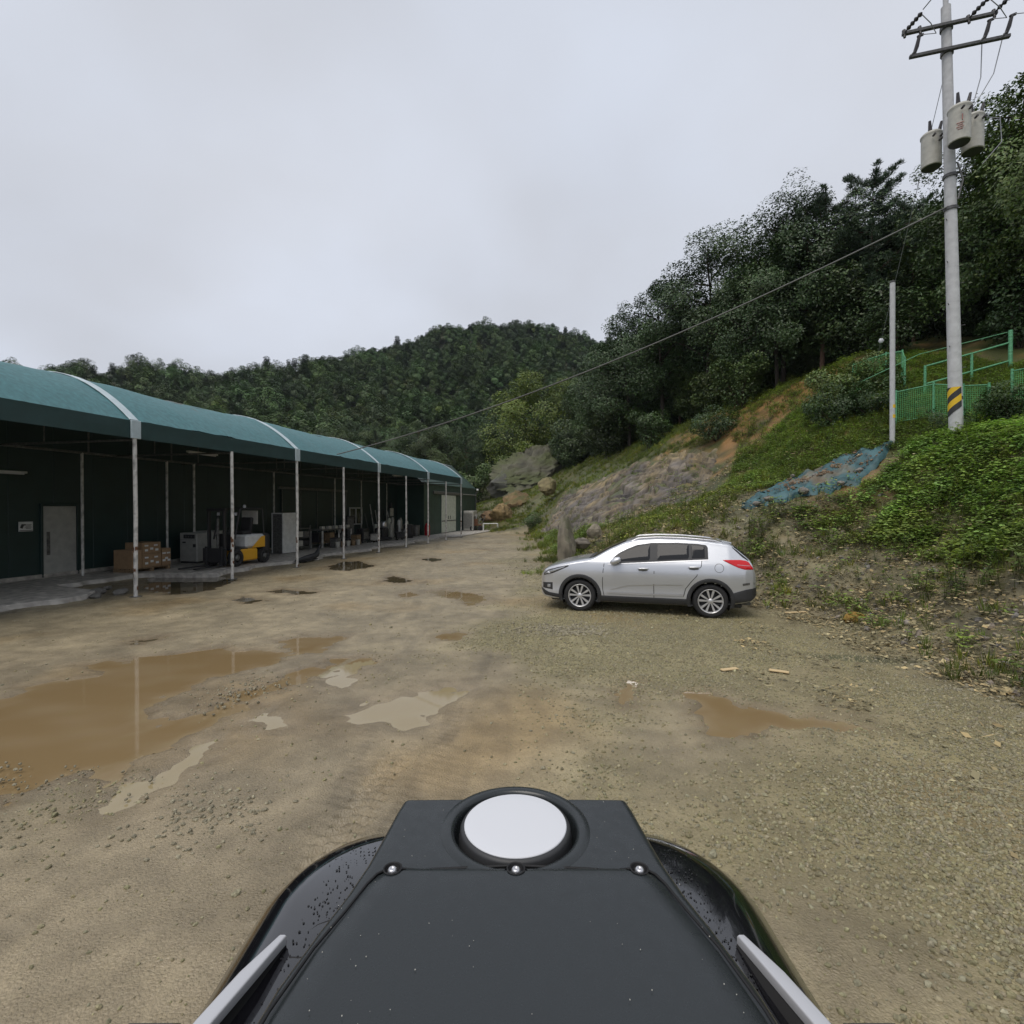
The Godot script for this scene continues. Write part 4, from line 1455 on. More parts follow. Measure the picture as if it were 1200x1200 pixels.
	for k in 5:
		t = thing("bucket", ["grey bucket nearest the near end of the workbench", "brown bucket second in the row before the workbench", "grey bucket in the middle of the row before the workbench", "brown bucket fourth in the row before the workbench", "grey bucket at the far end of the row before the workbench"][k], "bucket", on_shed(13.6 + k * .52, .13, 2.75), "buckets before the workbench")
		turned_part(t, "body", [Vector2(.001, .01), Vector2(.10, .0), Vector2(.13, .3), Vector2(.12, .3), Vector2(.09, .03)], Vector3(), "can_grey" if k % 2 == 0 else "raw_wood", Basis(), 14)
		rod(t, "handle", [Vector3(-.125, .29, 0), Vector3(-.08, .38, 0), Vector3(.08, .38, 0), Vector3(.125, .29, 0)], .006, "steel_grey", 5)
	# rack with steel sections left of the bench
	t = thing("parts_rack", "dark steel rack with pale crates, between the white cabinet and the workbench", "rack", on_shed(12.0, .13, 3.9))
	for x in [-.5, .5]:
		for z in [-.3, .3]: kit(t, "upright", Vector3(x, .6, z), Vector3(.05, 1.2, .05), "steel_grey", .005)
	for k in 3: kit(t, "shelf", Vector3(0, .15 + k * .45, 0), Vector3(1.05, .04, .66), "steel_grey", .005)
	for k in 4: kit(t, "tray", Vector3(-.25 + .5 * (k % 2), .33 + .45 * (k / 2), .05), Vector3(.4, .28, .5), ["can_grey", "brake_dark", "can_grey", "steel_grey"][k], .02)
	# engine unit
	t = thing("engine_unit", "black engine unit with a bright tank, below the window", "machine", on_shed(19.3, .13, 3.2))
	kit(t, "frame", Vector3(0, .12, 0), Vector3(1.5, .16, .8), "brake_dark", .03)
	kit(t, "block", Vector3(.1, .5, 0), Vector3(.8, .6, .6), "brake_dark", .06)
	turned_part(t, "tank", [Vector2(.001, 0), Vector2(.14, .02), Vector2(.19, .12), Vector2(.19, .32), Vector2(.14, .42), Vector2(.001, .44)], Vector3(.15, .78, .1), "silver_trim", Basis(), 16)
	turned_part(t, "flywheel", [Vector2(.001, -.05), Vector2(.3, -.05), Vector2(.32, 0), Vector2(.3, .05), Vector2(.001, .05)], Vector3(-.5, .45, .1), "steel_grey", Basis(Vector3.RIGHT, PI / 2), 18)
	rod(t, "exhaust", [Vector3(.45, .7, 0), Vector3(.5, 1.1, 0), Vector3(.62, 1.25, 0)], .04, "steel_grey", 8)
	for k in 8:
		cylinder_bottle(20.9 + k * .36, [3.3, 3.6, 3.2, 3.7, 3.4, 3.1, 3.6, 3.3][k], [1.1, 1.45, .95, 1.5, 1.3, 1.0, 1.4, 1.2][k], [.1, .12, .09, .11, .12, .1, .11, .1][k], ["can_grey", "door_cream", "brake_dark", "can_grey", "white_paint", "steel_grey", "can_grey", "door_cream"][k],
			["short grey gas cylinder nearest the window", "tall cream gas cylinder second in the row after the window", "shortest black gas cylinder in the row", "tallest grey gas cylinder in the row after the window", "white gas cylinder in the middle of the row", "low dark grey gas cylinder in the far half of the row", "tall grey gas cylinder near the far end of the row", "cream gas cylinder at the far end of the row"][k])
	drum(22.4, 2.7, "brake_dark", "black drum standing in front of the gas cylinders", 1.0)
	drum(23.5, 3.3, "can_grey", "pale grey drum at the far end of the awning", 1.0)
	drum(24.1, 2.9, "steel_grey", "dark grey drum beside the pale one", .9)
	drum(21.5, 2.6, "steel_grey", "small grey drum in front of the gas cylinders", .7)
	var more := [
		["tool_trolley", "black tool trolley between the workbench and the window", 17.2, 3.3, "brake_dark"],
		["welding_set", "small grey welding set before the wall near the window", 18.0, 2.9, "can_grey"],
		["water_tank", "squat cream tank beyond the black engine unit", 20.5, 4.0, "door_cream"],
		["spare_motor", "dark motor block on the apron before the gas cylinders", 20.3, 2.4, "brake_dark"],
		["parts_bin", "pale grey parts bin at the far end of the gas cylinders", 24.4, 3.9, "can_grey"],
		["steel_locker", "narrow grey locker against the wall left of the window", 17.9, 4.6, "steel_grey"]]
	for k in more.size():
		var g: Array = more[k]
		t = thing(g[0], g[1], "machine" if k != 5 else "locker", on_shed(g[2], .13, g[3], k * .2))
		var hh: float = [.8, .5, 1.0, .45, .7, 1.5][k]
		var ww: float = [.7, .6, .8, .6, .75, .45][k]
		kit(t, "body", Vector3(0, hh * .52 + .06, 0), Vector3(ww, hh * .9, .45), g[4], .03)
		kit(t, "lid", Vector3(0, hh + .03, 0), Vector3(ww * 1.04, .04, .48), "black_trim", .01)
		kit(t, "front_panel", Vector3(0, hh * .55, .23), Vector3(ww * .75, hh * .5, .02), "steel_grey", .005)
		for e in [-1.0, 1.0]:
			for z in [-.16, .16]: kit(t, "foot", Vector3(e * ww * .4, .03, z), Vector3(.06, .08, .06), "black_rubber", .01)
		rod(t, "handle", [Vector3(-ww * .5, hh * .9, 0), Vector3(-ww * .5 - .12, hh * 1.05, 0), Vector3(-ww * .5 - .12, hh * 1.05, .15)], .016, "steel_grey", 6)
	for k in 7:
		t = thing("steel_pipe", ["bent pipe leaning on the wall beside the window", "longest pipe leaning on the wall after the window", "pale pipe leaning behind the gas cylinders", "short pipe leaning behind the gas cylinders", "dark pipe leaning by the pump stand", "pale pipe leaning by the pump stand", "thin pipe leaning at the far corner of the awning"][k], "pipe", on_shed(20.6 + k * .62, .12, 4.72), "pipes leaning on the shed wall")
		rod(t, "shaft", [Vector3(0, 0, .12), Vector3(.1 * (k % 3 - 1), [1.7, 2.3, 1.9, 1.4, 2.0, 1.8, 2.1][k], -.26)], .03, ["steel_grey", "post_paint", "can_grey", "steel_grey", "brake_dark", "white_paint", "steel_grey"][k], 8)
		rod(t, "collar", [Vector3(0, .02, .12), Vector3(0, .1, .10)], .042, "steel_grey", 8)
	# pump stand with a small board
	t = thing("pump_stand", "upright pump stand with a square pale plate behind the gas cylinders", "machine", on_shed(22.9, .13, 4.3))
	kit(t, "column", Vector3(0, .95, 0), Vector3(.12, 1.9, .12), "steel_grey", .01)
	kit(t, "plate", Vector3(0, 1.75, .09), Vector3(.5, .55, .05), "can_grey", .01)
	kit(t, "head", Vector3(0, 2.2, 0), Vector3(.22, .5, .22), "brake_dark", .03)
	kit(t, "foot", Vector3(0, .04, 0), Vector3(.5, .08, .5), "brake_dark", .01)
	# red extinguisher cabinet
	t = thing("fire_extinguisher", "red fire extinguisher at the corner where the shed steps forward", "fire extinguisher", on_shed(25.35, .03, 2.55))
	turned_part(t, "bottle", [Vector2(.001, 0), Vector2(.2, .01), Vector2(.2, .8), Vector2(.14, .95), Vector2(.05, 1.02), Vector2(.001, 1.02)], Vector3(), "red_paint", Basis(), 18)
	kit(t, "valve", Vector3(0, 1.1, 0), Vector3(.08, .2, .08), "black_trim", .01)
	rod(t, "hose", [Vector3(0, 1.1, .05), Vector3(.22, 1.0, .1), Vector3(.24, .5, .12)], .025, "black_rubber", 6)
	kit(t, "handle", Vector3(.06, 1.22, 0), Vector3(.2, .03, .04), "black_trim", .006)
	# grey outdoor unit past the cream doors
	t = thing("outdoor_unit", "tall grey outdoor unit past the cream doors, under the last posts", "machine", on_shed(35.3, .07, 2.3))
	kit(t, "body", Vector3(0, .92, 0), Vector3(1.3, 1.8, .95), "can_grey", .04)
	for k in 14: kit(t, "slat", Vector3(-.66, .25 + k * .1, 0), Vector3(.02, .05, .8), "steel_grey", .004)
	kit(t, "control_box", Vector3(.25, 1.25, .49), Vector3(.3, .4, .05), "white_paint", .01)
	kit(t, "side_panel", Vector3(.05, .7, .485), Vector3(1.1, 1.2, .02), "steel_grey", .006)
	t = thing("white_frame", "low white pipe frame on the grass past the end of the shed", "frame", Transform3D(Basis(Vector3.UP, .15), W(-1.95, lay(-1.95, 46.5), 46.5)))
	for s in [-.65, .65]:
		for z in [-.3, .3]: rod(t, "leg", [Vector3(s, 0, z), Vector3(s, .72, z)], .03, "white_paint", 8)
	rod(t, "top_bar", [Vector3(-.65, .72, .3), Vector3(.65, .72, .3)], .03, "white_paint", 8)
	rod(t, "top_bar", [Vector3(-.65, .72, -.3), Vector3(.65, .72, -.3)], .03, "white_paint", 8)
	t = thing("scrap_cart", "small rusty cart with a box beside the end corner of the shed", "cart", Transform3D(Basis(Vector3.UP, .4), W(-3.4, .02, 47.5)))
	kit(t, "tray", Vector3(0, .55, 0), Vector3(1.0, .1, .7), "rust_scar", .02)
	kit(t, "box", Vector3(-.1, .85, 0), Vector3(.55, .5, .5), "rust_scar", .03)
	for s in [-.38, .38]: turned_part(t, "wheel", [Vector2(.001, -.06), Vector2(.24, -.06), Vector2(.26, 0), Vector2(.24, .06), Vector2(.001, .06)], Vector3(s, .26, .3), "black_rubber", Basis(Vector3.RIGHT, PI / 2), 16)
	rod(t, "handle", [Vector3(.5, .55, 0), Vector3(.9, 1.1, 0), Vector3(.95, 1.4, 0)], .03, "steel_grey", 6)

func forklift() -> void:
	var t := thing("forklift", "small yellow and white forklift facing along the shed, parked behind the second post", "forklift", on_shed(5.95, .13, 2.15))
	kit(t, "chassis", Vector3(0, .36, 0), Vector3(.86, .44, 1.0), "yellow", .05)
	kit(t, "hood", Vector3(.36, .84, 0), Vector3(1.0, .5, .96), "white_paint", .08)
	var sw := MB.new()
	for s in [-1.0, 1.0]:
		var pts := [Vector3(.1, .60, s * .487), Vector3(.82, .60, s * .487), Vector3(.82, 1.02, s * .487), Vector3(.62, 1.0, s * .487), Vector3(.38, .82, s * .487), Vector3(.24, .68, s * .487)]
		for k in range(1, 5):
			if s > 0: sw.tri(pts[0], pts[k], pts[k + 1])
			else: sw.tri(pts[0], pts[k + 1], pts[k])
	put("yellow_flash", sw, M.yellow, t)
	kit(t, "counterweight", Vector3(.98, .68, 0), Vector3(.34, .86, 1.0), "brake_dark", .09)
	kit(t, "floor", Vector3(-.34, .58, 0), Vector3(.6, .06, .9), "brake_dark", .01)
	kit(t, "cowl", Vector3(-.62, .85, 0), Vector3(.14, .6, .7), "brake_dark", .04, Basis(Vector3.BACK, .2))
	var seat := kit(t, "seat", Vector3(.2, 1.16, 0), Vector3(.5, .14, .5), "black_rubber", .05)
	kit(seat, "backrest", Vector3(.44, 1.45, 0), Vector3(.14, .55, .48), "black_rubber", .05, Basis(Vector3.BACK, -.15))
	turned_part(t, "steering_wheel", [Vector2(.14, -.015), Vector2(.17, 0), Vector2(.14, .015)], Vector3(-.42, 1.3, 0), "black_rubber", Basis(Vector3.BACK, .5), 18)
	rod(t, "steering_column", [Vector3(-.6, 1.0, 0), Vector3(-.43, 1.29, 0)], .03, "black_trim", 6)
	for z in [-.44, .44]:
		rod(t, "guard_post", [Vector3(-.68, .95, z), Vector3(-.42, 2.05, z)], .03, "black_trim", 6)
		rod(t, "guard_post", [Vector3(.82, 1.05, z), Vector3(.74, 2.05, z)], .03, "black_trim", 6)
		rod(t, "guard_side", [Vector3(-.42, 2.05, z), Vector3(.74, 2.05, z)], .032, "black_trim", 6)
		kit(t, "mast_rail", Vector3(-1.02, 1.05, z * .72), Vector3(.12, 2.0, .07), "brake_dark", .01)
	for k in 6: kit(t, "guard_bar", Vector3(-.4 + k * .22, 2.07, 0), Vector3(.05, .03, .9), "black_trim", .005)
	kit(t, "cab_screen", Vector3(.6, 1.72, 0), Vector3(.02, .52, .7), "can_grey", .004)
	kit(t, "mast_top", Vector3(-1.02, 2.02, 0), Vector3(.12, .1, .78), "brake_dark", .01)
	rod(t, "lift_ram", [Vector3(-.97, .2, 0), Vector3(-.97, 1.7, 0)], .045, "steel_grey", 8)
	kit(t, "carriage", Vector3(-1.12, .42, 0), Vector3(.06, .5, .95), "brake_dark", .01)
	for z in [-.3, .3]:
		var f := kit(t, "fork", Vector3(-1.72, .07, z), Vector3(1.15, .045, .11), "brake_dark", .008)
		kit(f, "shank", Vector3(-1.17, .4, z), Vector3(.05, .66, .11), "brake_dark", .008)
	for a in [[-.72, .30, .5], [.72, .26, .48]]:
		for s in [-1.0, 1.0]:
			var w := turned_part(t, "wheel", [Vector2(.001, -.11), Vector2(a[1] * .9, -.11), Vector2(a[1], -.08), Vector2(a[1], .08), Vector2(a[1] * .9, .11), Vector2(a[1] * .6, .11), Vector2(a[1] * .55, .07), Vector2(.001, .07)], Vector3(a[0], a[1], s * a[2]), "black_rubber", Basis(Vector3.RIGHT, PI / 2 * s), 22)
			turned_part(w, "hub", [Vector2(.001, .075), Vector2(a[1] * .5, .078), Vector2(.06, .11), Vector2(.001, .11)], Vector3(a[0], a[1], s * a[2]), "steel_grey", Basis(Vector3.RIGHT, PI / 2 * s), 14)
	for z in [-.36, .36]:
		var l := kit(t, "headlight", Vector3(-.5, 1.86, z), Vector3(.1, .14, .14), "black_trim", .03)
		kit(l, "lens", Vector3(-.555, 1.86, z), Vector3(.012, .11, .11), "matte_white", .004)
	kit(t, "beacon", Vector3(.2, 2.14, .1), Vector3(.1, .12, .1), "matte_white", .03)

# ---------------------------------------------------------------- poles, wires, fences
func sagging(a: Vector3, b: Vector3, sag: float, r: float, steps := 24) -> MB:
	var pts := []
	for k in steps + 1:
		var t := float(k) / steps
		pts.append(a.lerp(b, t) - Vector3.UP * sag * 4.0 * t * (1 - t))
	var mb := MB.new()
	mb.tube(pts, r, 6)
	return mb

func poles() -> void:
	var t := thing("utility_pole", "tall concrete utility pole with transformers, crossarms and a yellow black band", "utility pole")
	var px := func(h: float) -> float: return 11.7 - (h - 4.0) * .033
	rod(t, "shaft", [W(px.call(3.6), 3.6, 13.5), W(px.call(9.0), 9.0, 13.5), W(px.call(15.3), 15.3, 13.5)], [.158, .135, .105], "pole_concrete", 20)
	rod(t, "top_rod", [W(px.call(15.2), 15.2, 13.5), W(px.call(16.9), 16.9, 13.5)], .06, "pole_concrete", 12)
	var ad := Vector3(.958, 0, .287)
	for lv in [[14.1, -.85, 1.3], [14.74, -1.0, 1.05]]:
		var o := W(px.call(lv[0]), lv[0], 13.5) + Vector3(-.08, 0, .13)
		var arm := MB.new()
		arm.box(o + ad * (lv[1] + lv[2]) * .5, Vector3(lv[2] - lv[1], .085, .085), .01, Basis(Vector3.UP, -.29))
		var am := put("crossarm", arm, M.arm_steel, t)
		rod(am, "collar", [o + Vector3(.08, -.05, -.13), o + Vector3(.08, .05, -.13)], .14, "arm_steel", 16)
		for e in ([-.75, .75, 1.2] if lv[0] < 14.5 else [-.95, -.6, .45, .98]):
			var p: Vector3 = o + ad * e
			if lv[0] < 14.5:
				var f := rod(am, "cutout", [p + Vector3(0, .03, 0), p + Vector3(.03, .2, .06), p + Vector3(.06, .42, .1)], [.04, .05, .04], "insulator", 8)
				kit(f, "cutout_cap", p + Vector3(.09, .45, .1), Vector3(.18, .06, .06), "insulator", .015, Basis(Vector3.BACK, .4))
				rod(f, "bracket", [p + Vector3(-.1, -.02, 0), p + Vector3(.03, .14, .05)], .025, "arm_steel", 6)
			elif e != -.6:
				var q := MB.new()
				var prof := []
				for k in 9: prof.append(Vector2(.02 if k % 2 == 0 else .06, k * .06))
				q.lathe(prof, p + Vector3(0, .02, .1), Basis(Vector3.RIGHT, PI / 2 + .05), 10)
				q.tube([p, p + Vector3(0, .02, .1)], .02, 6)
				put("strain_insulator", q, M.insulator, am)
			if lv[0] > 14.5:
				var q2 := MB.new()
				q2.tube([p + Vector3(0, -.12, .02), p + Vector3(0, .1, -.02)], [.03, .045], 8)
				put("pin_insulator", q2, M.insulator, am)
	var names := [["transformer", Vector3(-.05, 11.9, -.5)], ["transformer", Vector3(-.14, 11.88, .47)], ["transformer", Vector3(.5, 11.9, .13)]]
	for k in 3:
		var c: Vector3 = W(px.call(11.9), 0, 13.5) + names[k][1]
		var can := turned_part(t, "transformer", [Vector2(.001, -.45), Vector2(.215, -.45), Vector2(.23, -.42), Vector2(.23, .36), Vector2(.25, .38), Vector2(.25, .42), Vector2(.215, .46), Vector2(.001, .49)], c, "can_grey", Basis(), 22)
		turned_part(can, "bottom", [Vector2(.001, -.457), Vector2(.21, -.457), Vector2(.215, -.445)], c, "black_trim", Basis(), 22)
		for s in [-1.0, 1.0]:
			rod(can, "bushing", [c + Vector3(.12 * s, .46, .1), c + Vector3(.16 * s, .72, .13)], [.05, .03], "insulator", 8)
			rod(can, "side_bushing", [c + Vector3(.1 * s - .05, .25, .24), c + Vector3(.1 * s - .07, .25, .33)], .028, "insulator", 8)
		rod(can, "hanger", [c + Vector3(0, .15, 0), W(px.call(11.9), c.y + .15, 13.5)], .03, "arm_steel", 6)
		if k == 1:
			var fr := Basis(Vector3.UP, -.72)
			for q in 4: kit(can, "red_mark", c + fr * Vector3(.02, -.06 - q * .05, .234), Vector3(.15 - .05 * (q % 2), .012, .012), "faded_red", 0, fr)
			kit(can, "red_mark", c + fr * Vector3(.06, .07, .234), Vector3(.02, .14, .012), "faded_red", 0, fr)
	# yellow and black warning wrap
	var band := [MB.new(), MB.new()]
	for st in 5:
		var rows := []
		for a in 17:
			var g := -.95 + 2.35 * a / 16.0
			var row := PackedVector3Array()
			for b in 3:
				var y := 4.75 + st * .17 + b * .085 - g * .13
				y = clampf(y, 4.63, 5.38)
				row.append(W(px.call(y), y, 13.5) + Vector3(cos(g + 2.35) * -.1605 * -1, 0, sin(g + 2.35) * .1605))
			rows.append(row)
		band[st % 2].grid(rows, false, W(px.call(5), 5, 13.5))
	put("warning_stripe_black", band[0], M.black_trim, t)
	put("warning_stripe_yellow", band[1], M.stripe_yellow, t)
	for k in 9:
		var h := 5.9 + k * .55
		var s := 1.0 if k % 2 == 0 else -1.0
		rod(t, "step_bolt", [W(px.call(h) + s * .1, h, 13.5), W(px.call(h) + s * .22, h, 13.4)], .01, "arm_steel", 5)
	for h in [10.05, 10.9, 5.1]:
		rod(t, "collar", [W(px.call(h), h - .04, 13.5), W(px.call(h), h + .04, 13.5)], .158, "arm_steel", 16)
	rod(t, "down_cable", [W(px.call(11.2) + .12, 11.2, 13.4), W(px.call(10.6) + .16, 10.7, 13.3), W(px.call(10.2) + .02, 10.2, 13.3)], .022, "cable", 6)
	for a in [[.75, 14.25, .4], [1.2, 14.3, .42]]:
		var p: Vector3 = W(px.call(14.1), a[1], 13.5) + ad * a[0]
		var q := W(px.call(12) + .35, 12.45, 13.35)
		rod(t, "lead_wire", [p, p.lerp(q, .4) + Vector3(.12, -.2, 0), p.lerp(q, .8) + Vector3(.1, -.05, 0), q], .012, "thin_wire", 5)
	rod(t, "lead_wire", [W(px.call(12) + .8, 12.3, 13.3), W(px.call(12) + 1.05, 12.2, 13.2), W(px.call(12) + 1.1, 11.6, 13.2), W(px.call(12) + .7, 11.1, 13.3)], .012, "thin_wire", 5)
	for k in 3:
		var ja: Vector3 = W(px.call(14.74), 14.8, 13.5) + ad * [-.95, .45, .98][k] + Vector3(-.08, 0, .65)
		var jb: Vector3 = W(px.call(14.1), 14.56, 13.5) + ad * [-.75, .75, 1.2][k] + Vector3(.05, 0, .25)
		rod(t, "jumper_wire", [ja, ja.lerp(jb, .25) + Vector3(.18, -.22, .1), ja.lerp(jb, .6) + Vector3(.28, -.3, .12), jb], .011, "thin_wire", 5)
	# power lines towards the viewer's side of the road
	for k in 3:
		var p: Vector3 = W(px.call(14.74), 14.78, 13.5) + Vector3(-.08, 0, .13) + ad * [-.95, .45, .98][k] + Vector3(0, 0, .62)
		var w := put("power_line", sagging(p, p + Vector3(-1.5, .3, 45), .55, .013, 30), M.cable)
		tag(w, ["leftmost power line running overhead from the upper crossarm", "middle power line running overhead from the upper crossarm", "rightmost power line running overhead from the upper crossarm"][k], "power line")
	var dl := put("power_line", sagging(W(px.call(16.8), 16.8, 13.5), W(13.2, 16.4, -30), .6, .011, 30), M.thin_wire)
	tag(dl, "thin wire running overhead from the very top of the utility pole", "power line")
	var sv := put("service_cable", sagging(W(px.call(10.1) - .1, 10.1, 13.45), W(-7.35, 4.46, 21.55), .62, .022, 40), M.cable)
	tag(sv, "thick black cable sagging from the utility pole across to the shed awning", "cable")
	var gw := thing("guy_wire", "thin steel guy wire with a white marker running from the pole down behind the fence", "wire")
	var ga := W(px.call(13.8), 13.8, 13.52)
	var gb := W(14.1, lay(14.1, 20.2), 20.2)
	rod(gw, "wire", [ga, gb], .008, "thin_wire", 5)
	var gm := ga.lerp(gb, .80)
	turned_part(gw, "marker", [Vector2(.001, -.09), Vector2(.05, -.08), Vector2(.09, 0), Vector2(.05, .08), Vector2(.001, .09)], gm, "matte_white", Basis(), 10)
	var sp := thing("slim_post", "slim pale grey post standing above the blue tarpaulin, left of the utility pole", "post")
	var sy := lay(11.5, 15.5)
	rod(sp, "shaft", [W(11.5, sy - .3, 15.5), W(11.47, 9.02, 15.5)], .07, "pole_concrete", 12)
	for k in 2: rod(sp, "yellow_ring", [W(11.5, sy + .75 + k * .3, 15.5), W(11.5, sy + .85 + k * .3, 15.5)], .074, "stripe_yellow", 12)
	rod(sp, "cap", [W(11.47, 9.0, 15.5), W(11.47, 9.05, 15.5)], .076, "arm_steel", 12)

func net_fence(called: String, label: String, line: Array, h: float) -> void:
	var t := thing(called, label, "fence")
	for k in line.size():
		var p: Vector2 = line[k]
		var y := lay(p.x, p.y)
		rod(t, "post", [W(p.x, y - .2, p.y), W(p.x, y + h + .06, p.y)], .034, "fence_green", 8)
		if k == 0: continue
		var q: Vector2 = line[k - 1]
		var y0 := lay(q.x, q.y)
		rod(t, "top_rail", [W(q.x, y0 + h, q.y), W(p.x, y + h, p.y)], .02, "fence_green", 6)
		rod(t, "bottom_rail", [W(q.x, y0 + .1, q.y), W(p.x, y + .1, p.y)], .012, "fence_green", 5)
		var mb := MB.new()
		var n := int(p.distance_to(q) / .045)
		for a in n:
			var f := (a + .5) / n
			var g := q.lerp(p, f)
			var gy := lerpf(y0, y, f)
			mb.tube([W(g.x, gy + .08, g.y), W(g.x, gy + h, g.y)], .006, 3, false)
		for a in int(h / .06):
			var hh := .1 + a * .06
			mb.tube([W(q.x, y0 + hh, q.y), W(p.x, y + hh, p.y)], .0045, 3, false)
		var m := put("netting", mb, M.net_green, t)
		m.set_meta("kind", "stuff")

func fences() -> void:
	net_fence("net_fence", "green net fence stepping down behind the utility pole", [Vector2(12.2, 16.3), Vector2(12.9, 15.7), Vector2(13.1, 14.9), Vector2(13.2, 14.2)], 1.05)
	net_fence("net_fence", "green net fence at the right picture edge beside the overgrown bush", [Vector2(13.35, 13.7), Vector2(13.5, 12.4), Vector2(13.6, 11.0)], 1.35)
	net_fence("net_fence", "short green net fence on the brow left of the slim post", [Vector2(13.55, 20.4), Vector2(13.9, 20.0), Vector2(14.35, 19.7), Vector2(14.6, 19.2), Vector2(14.0, 18.3)], 1.15)
	var t := thing("pipe_railing", "green pipe railing on the higher terrace right of the utility pole", "railing")
	var line := [Vector2(14.0, 17.4), Vector2(15.4, 17.2), Vector2(16.45, 16.95)]
	for k in 3:
		var y := lay(line[k].x, line[k].y)
		rod(t, "post", [W(line[k].x, y - .2, line[k].y), W(line[k].x, y + (1.35 if k == 2 else .98), line[k].y)], .06 if k == 2 else .04, "fence_green", 10)
		if k > 0:
			var y0 := lay(line[k - 1].x, line[k - 1].y)
			for h in [.35, .95]: rod(t, "rail", [W(line[k - 1].x, y0 + h, line[k - 1].y), W(line[k].x, y + h, line[k].y)], .03, "fence_green", 8)
	rod(t, "stay_wire", [W(12.2, lay(12.2, 18) + 1.1, 18.0), W(14.2, lay(14.2, 17.9) + 1.25, 17.9), W(16.3, lay(16.3, 16.9) + 1.34, 16.9)], .014, "fence_green", 6)

# ---------------------------------------------------------------- rocks, tarpaulin, oddments
func rock(called: String, label: String, sd: int, pos: Vector3, sc: Vector3, turn: float, base: Color, seg := 22, ring := 14, rough := .35, moss := 0.0, group := "") -> void:
	var mb := stone_builder(sd, seg, ring, rough, base, seg < 40, 1.6)
	for k in range(0, mb.v.size()):
		var p := mb.v[k]
		var q := nf.get_noise_3d(p.x * 60, p.y * 60, p.z * 60 + sd * 30)
		var cl := mb.c[k] * (1.0 + q * .6 + nf.get_noise_3d(p.x * 160, p.y * 160, p.z * 160) * .5)
		if moss > 0.0: cl = cl.lerp(Color(.085, .105, .035), clampf(mb.n[k].y * .9 + q * 1.4 + moss - .5, 0, .85))
		cl.a = 1
		mb.c[k] = cl
	var o := put(called, mb, M.rock)
	o.transform = Transform3D(Basis(Vector3.UP, turn).scaled_local(sc), pos)
	tag(o, label, "rock", group)

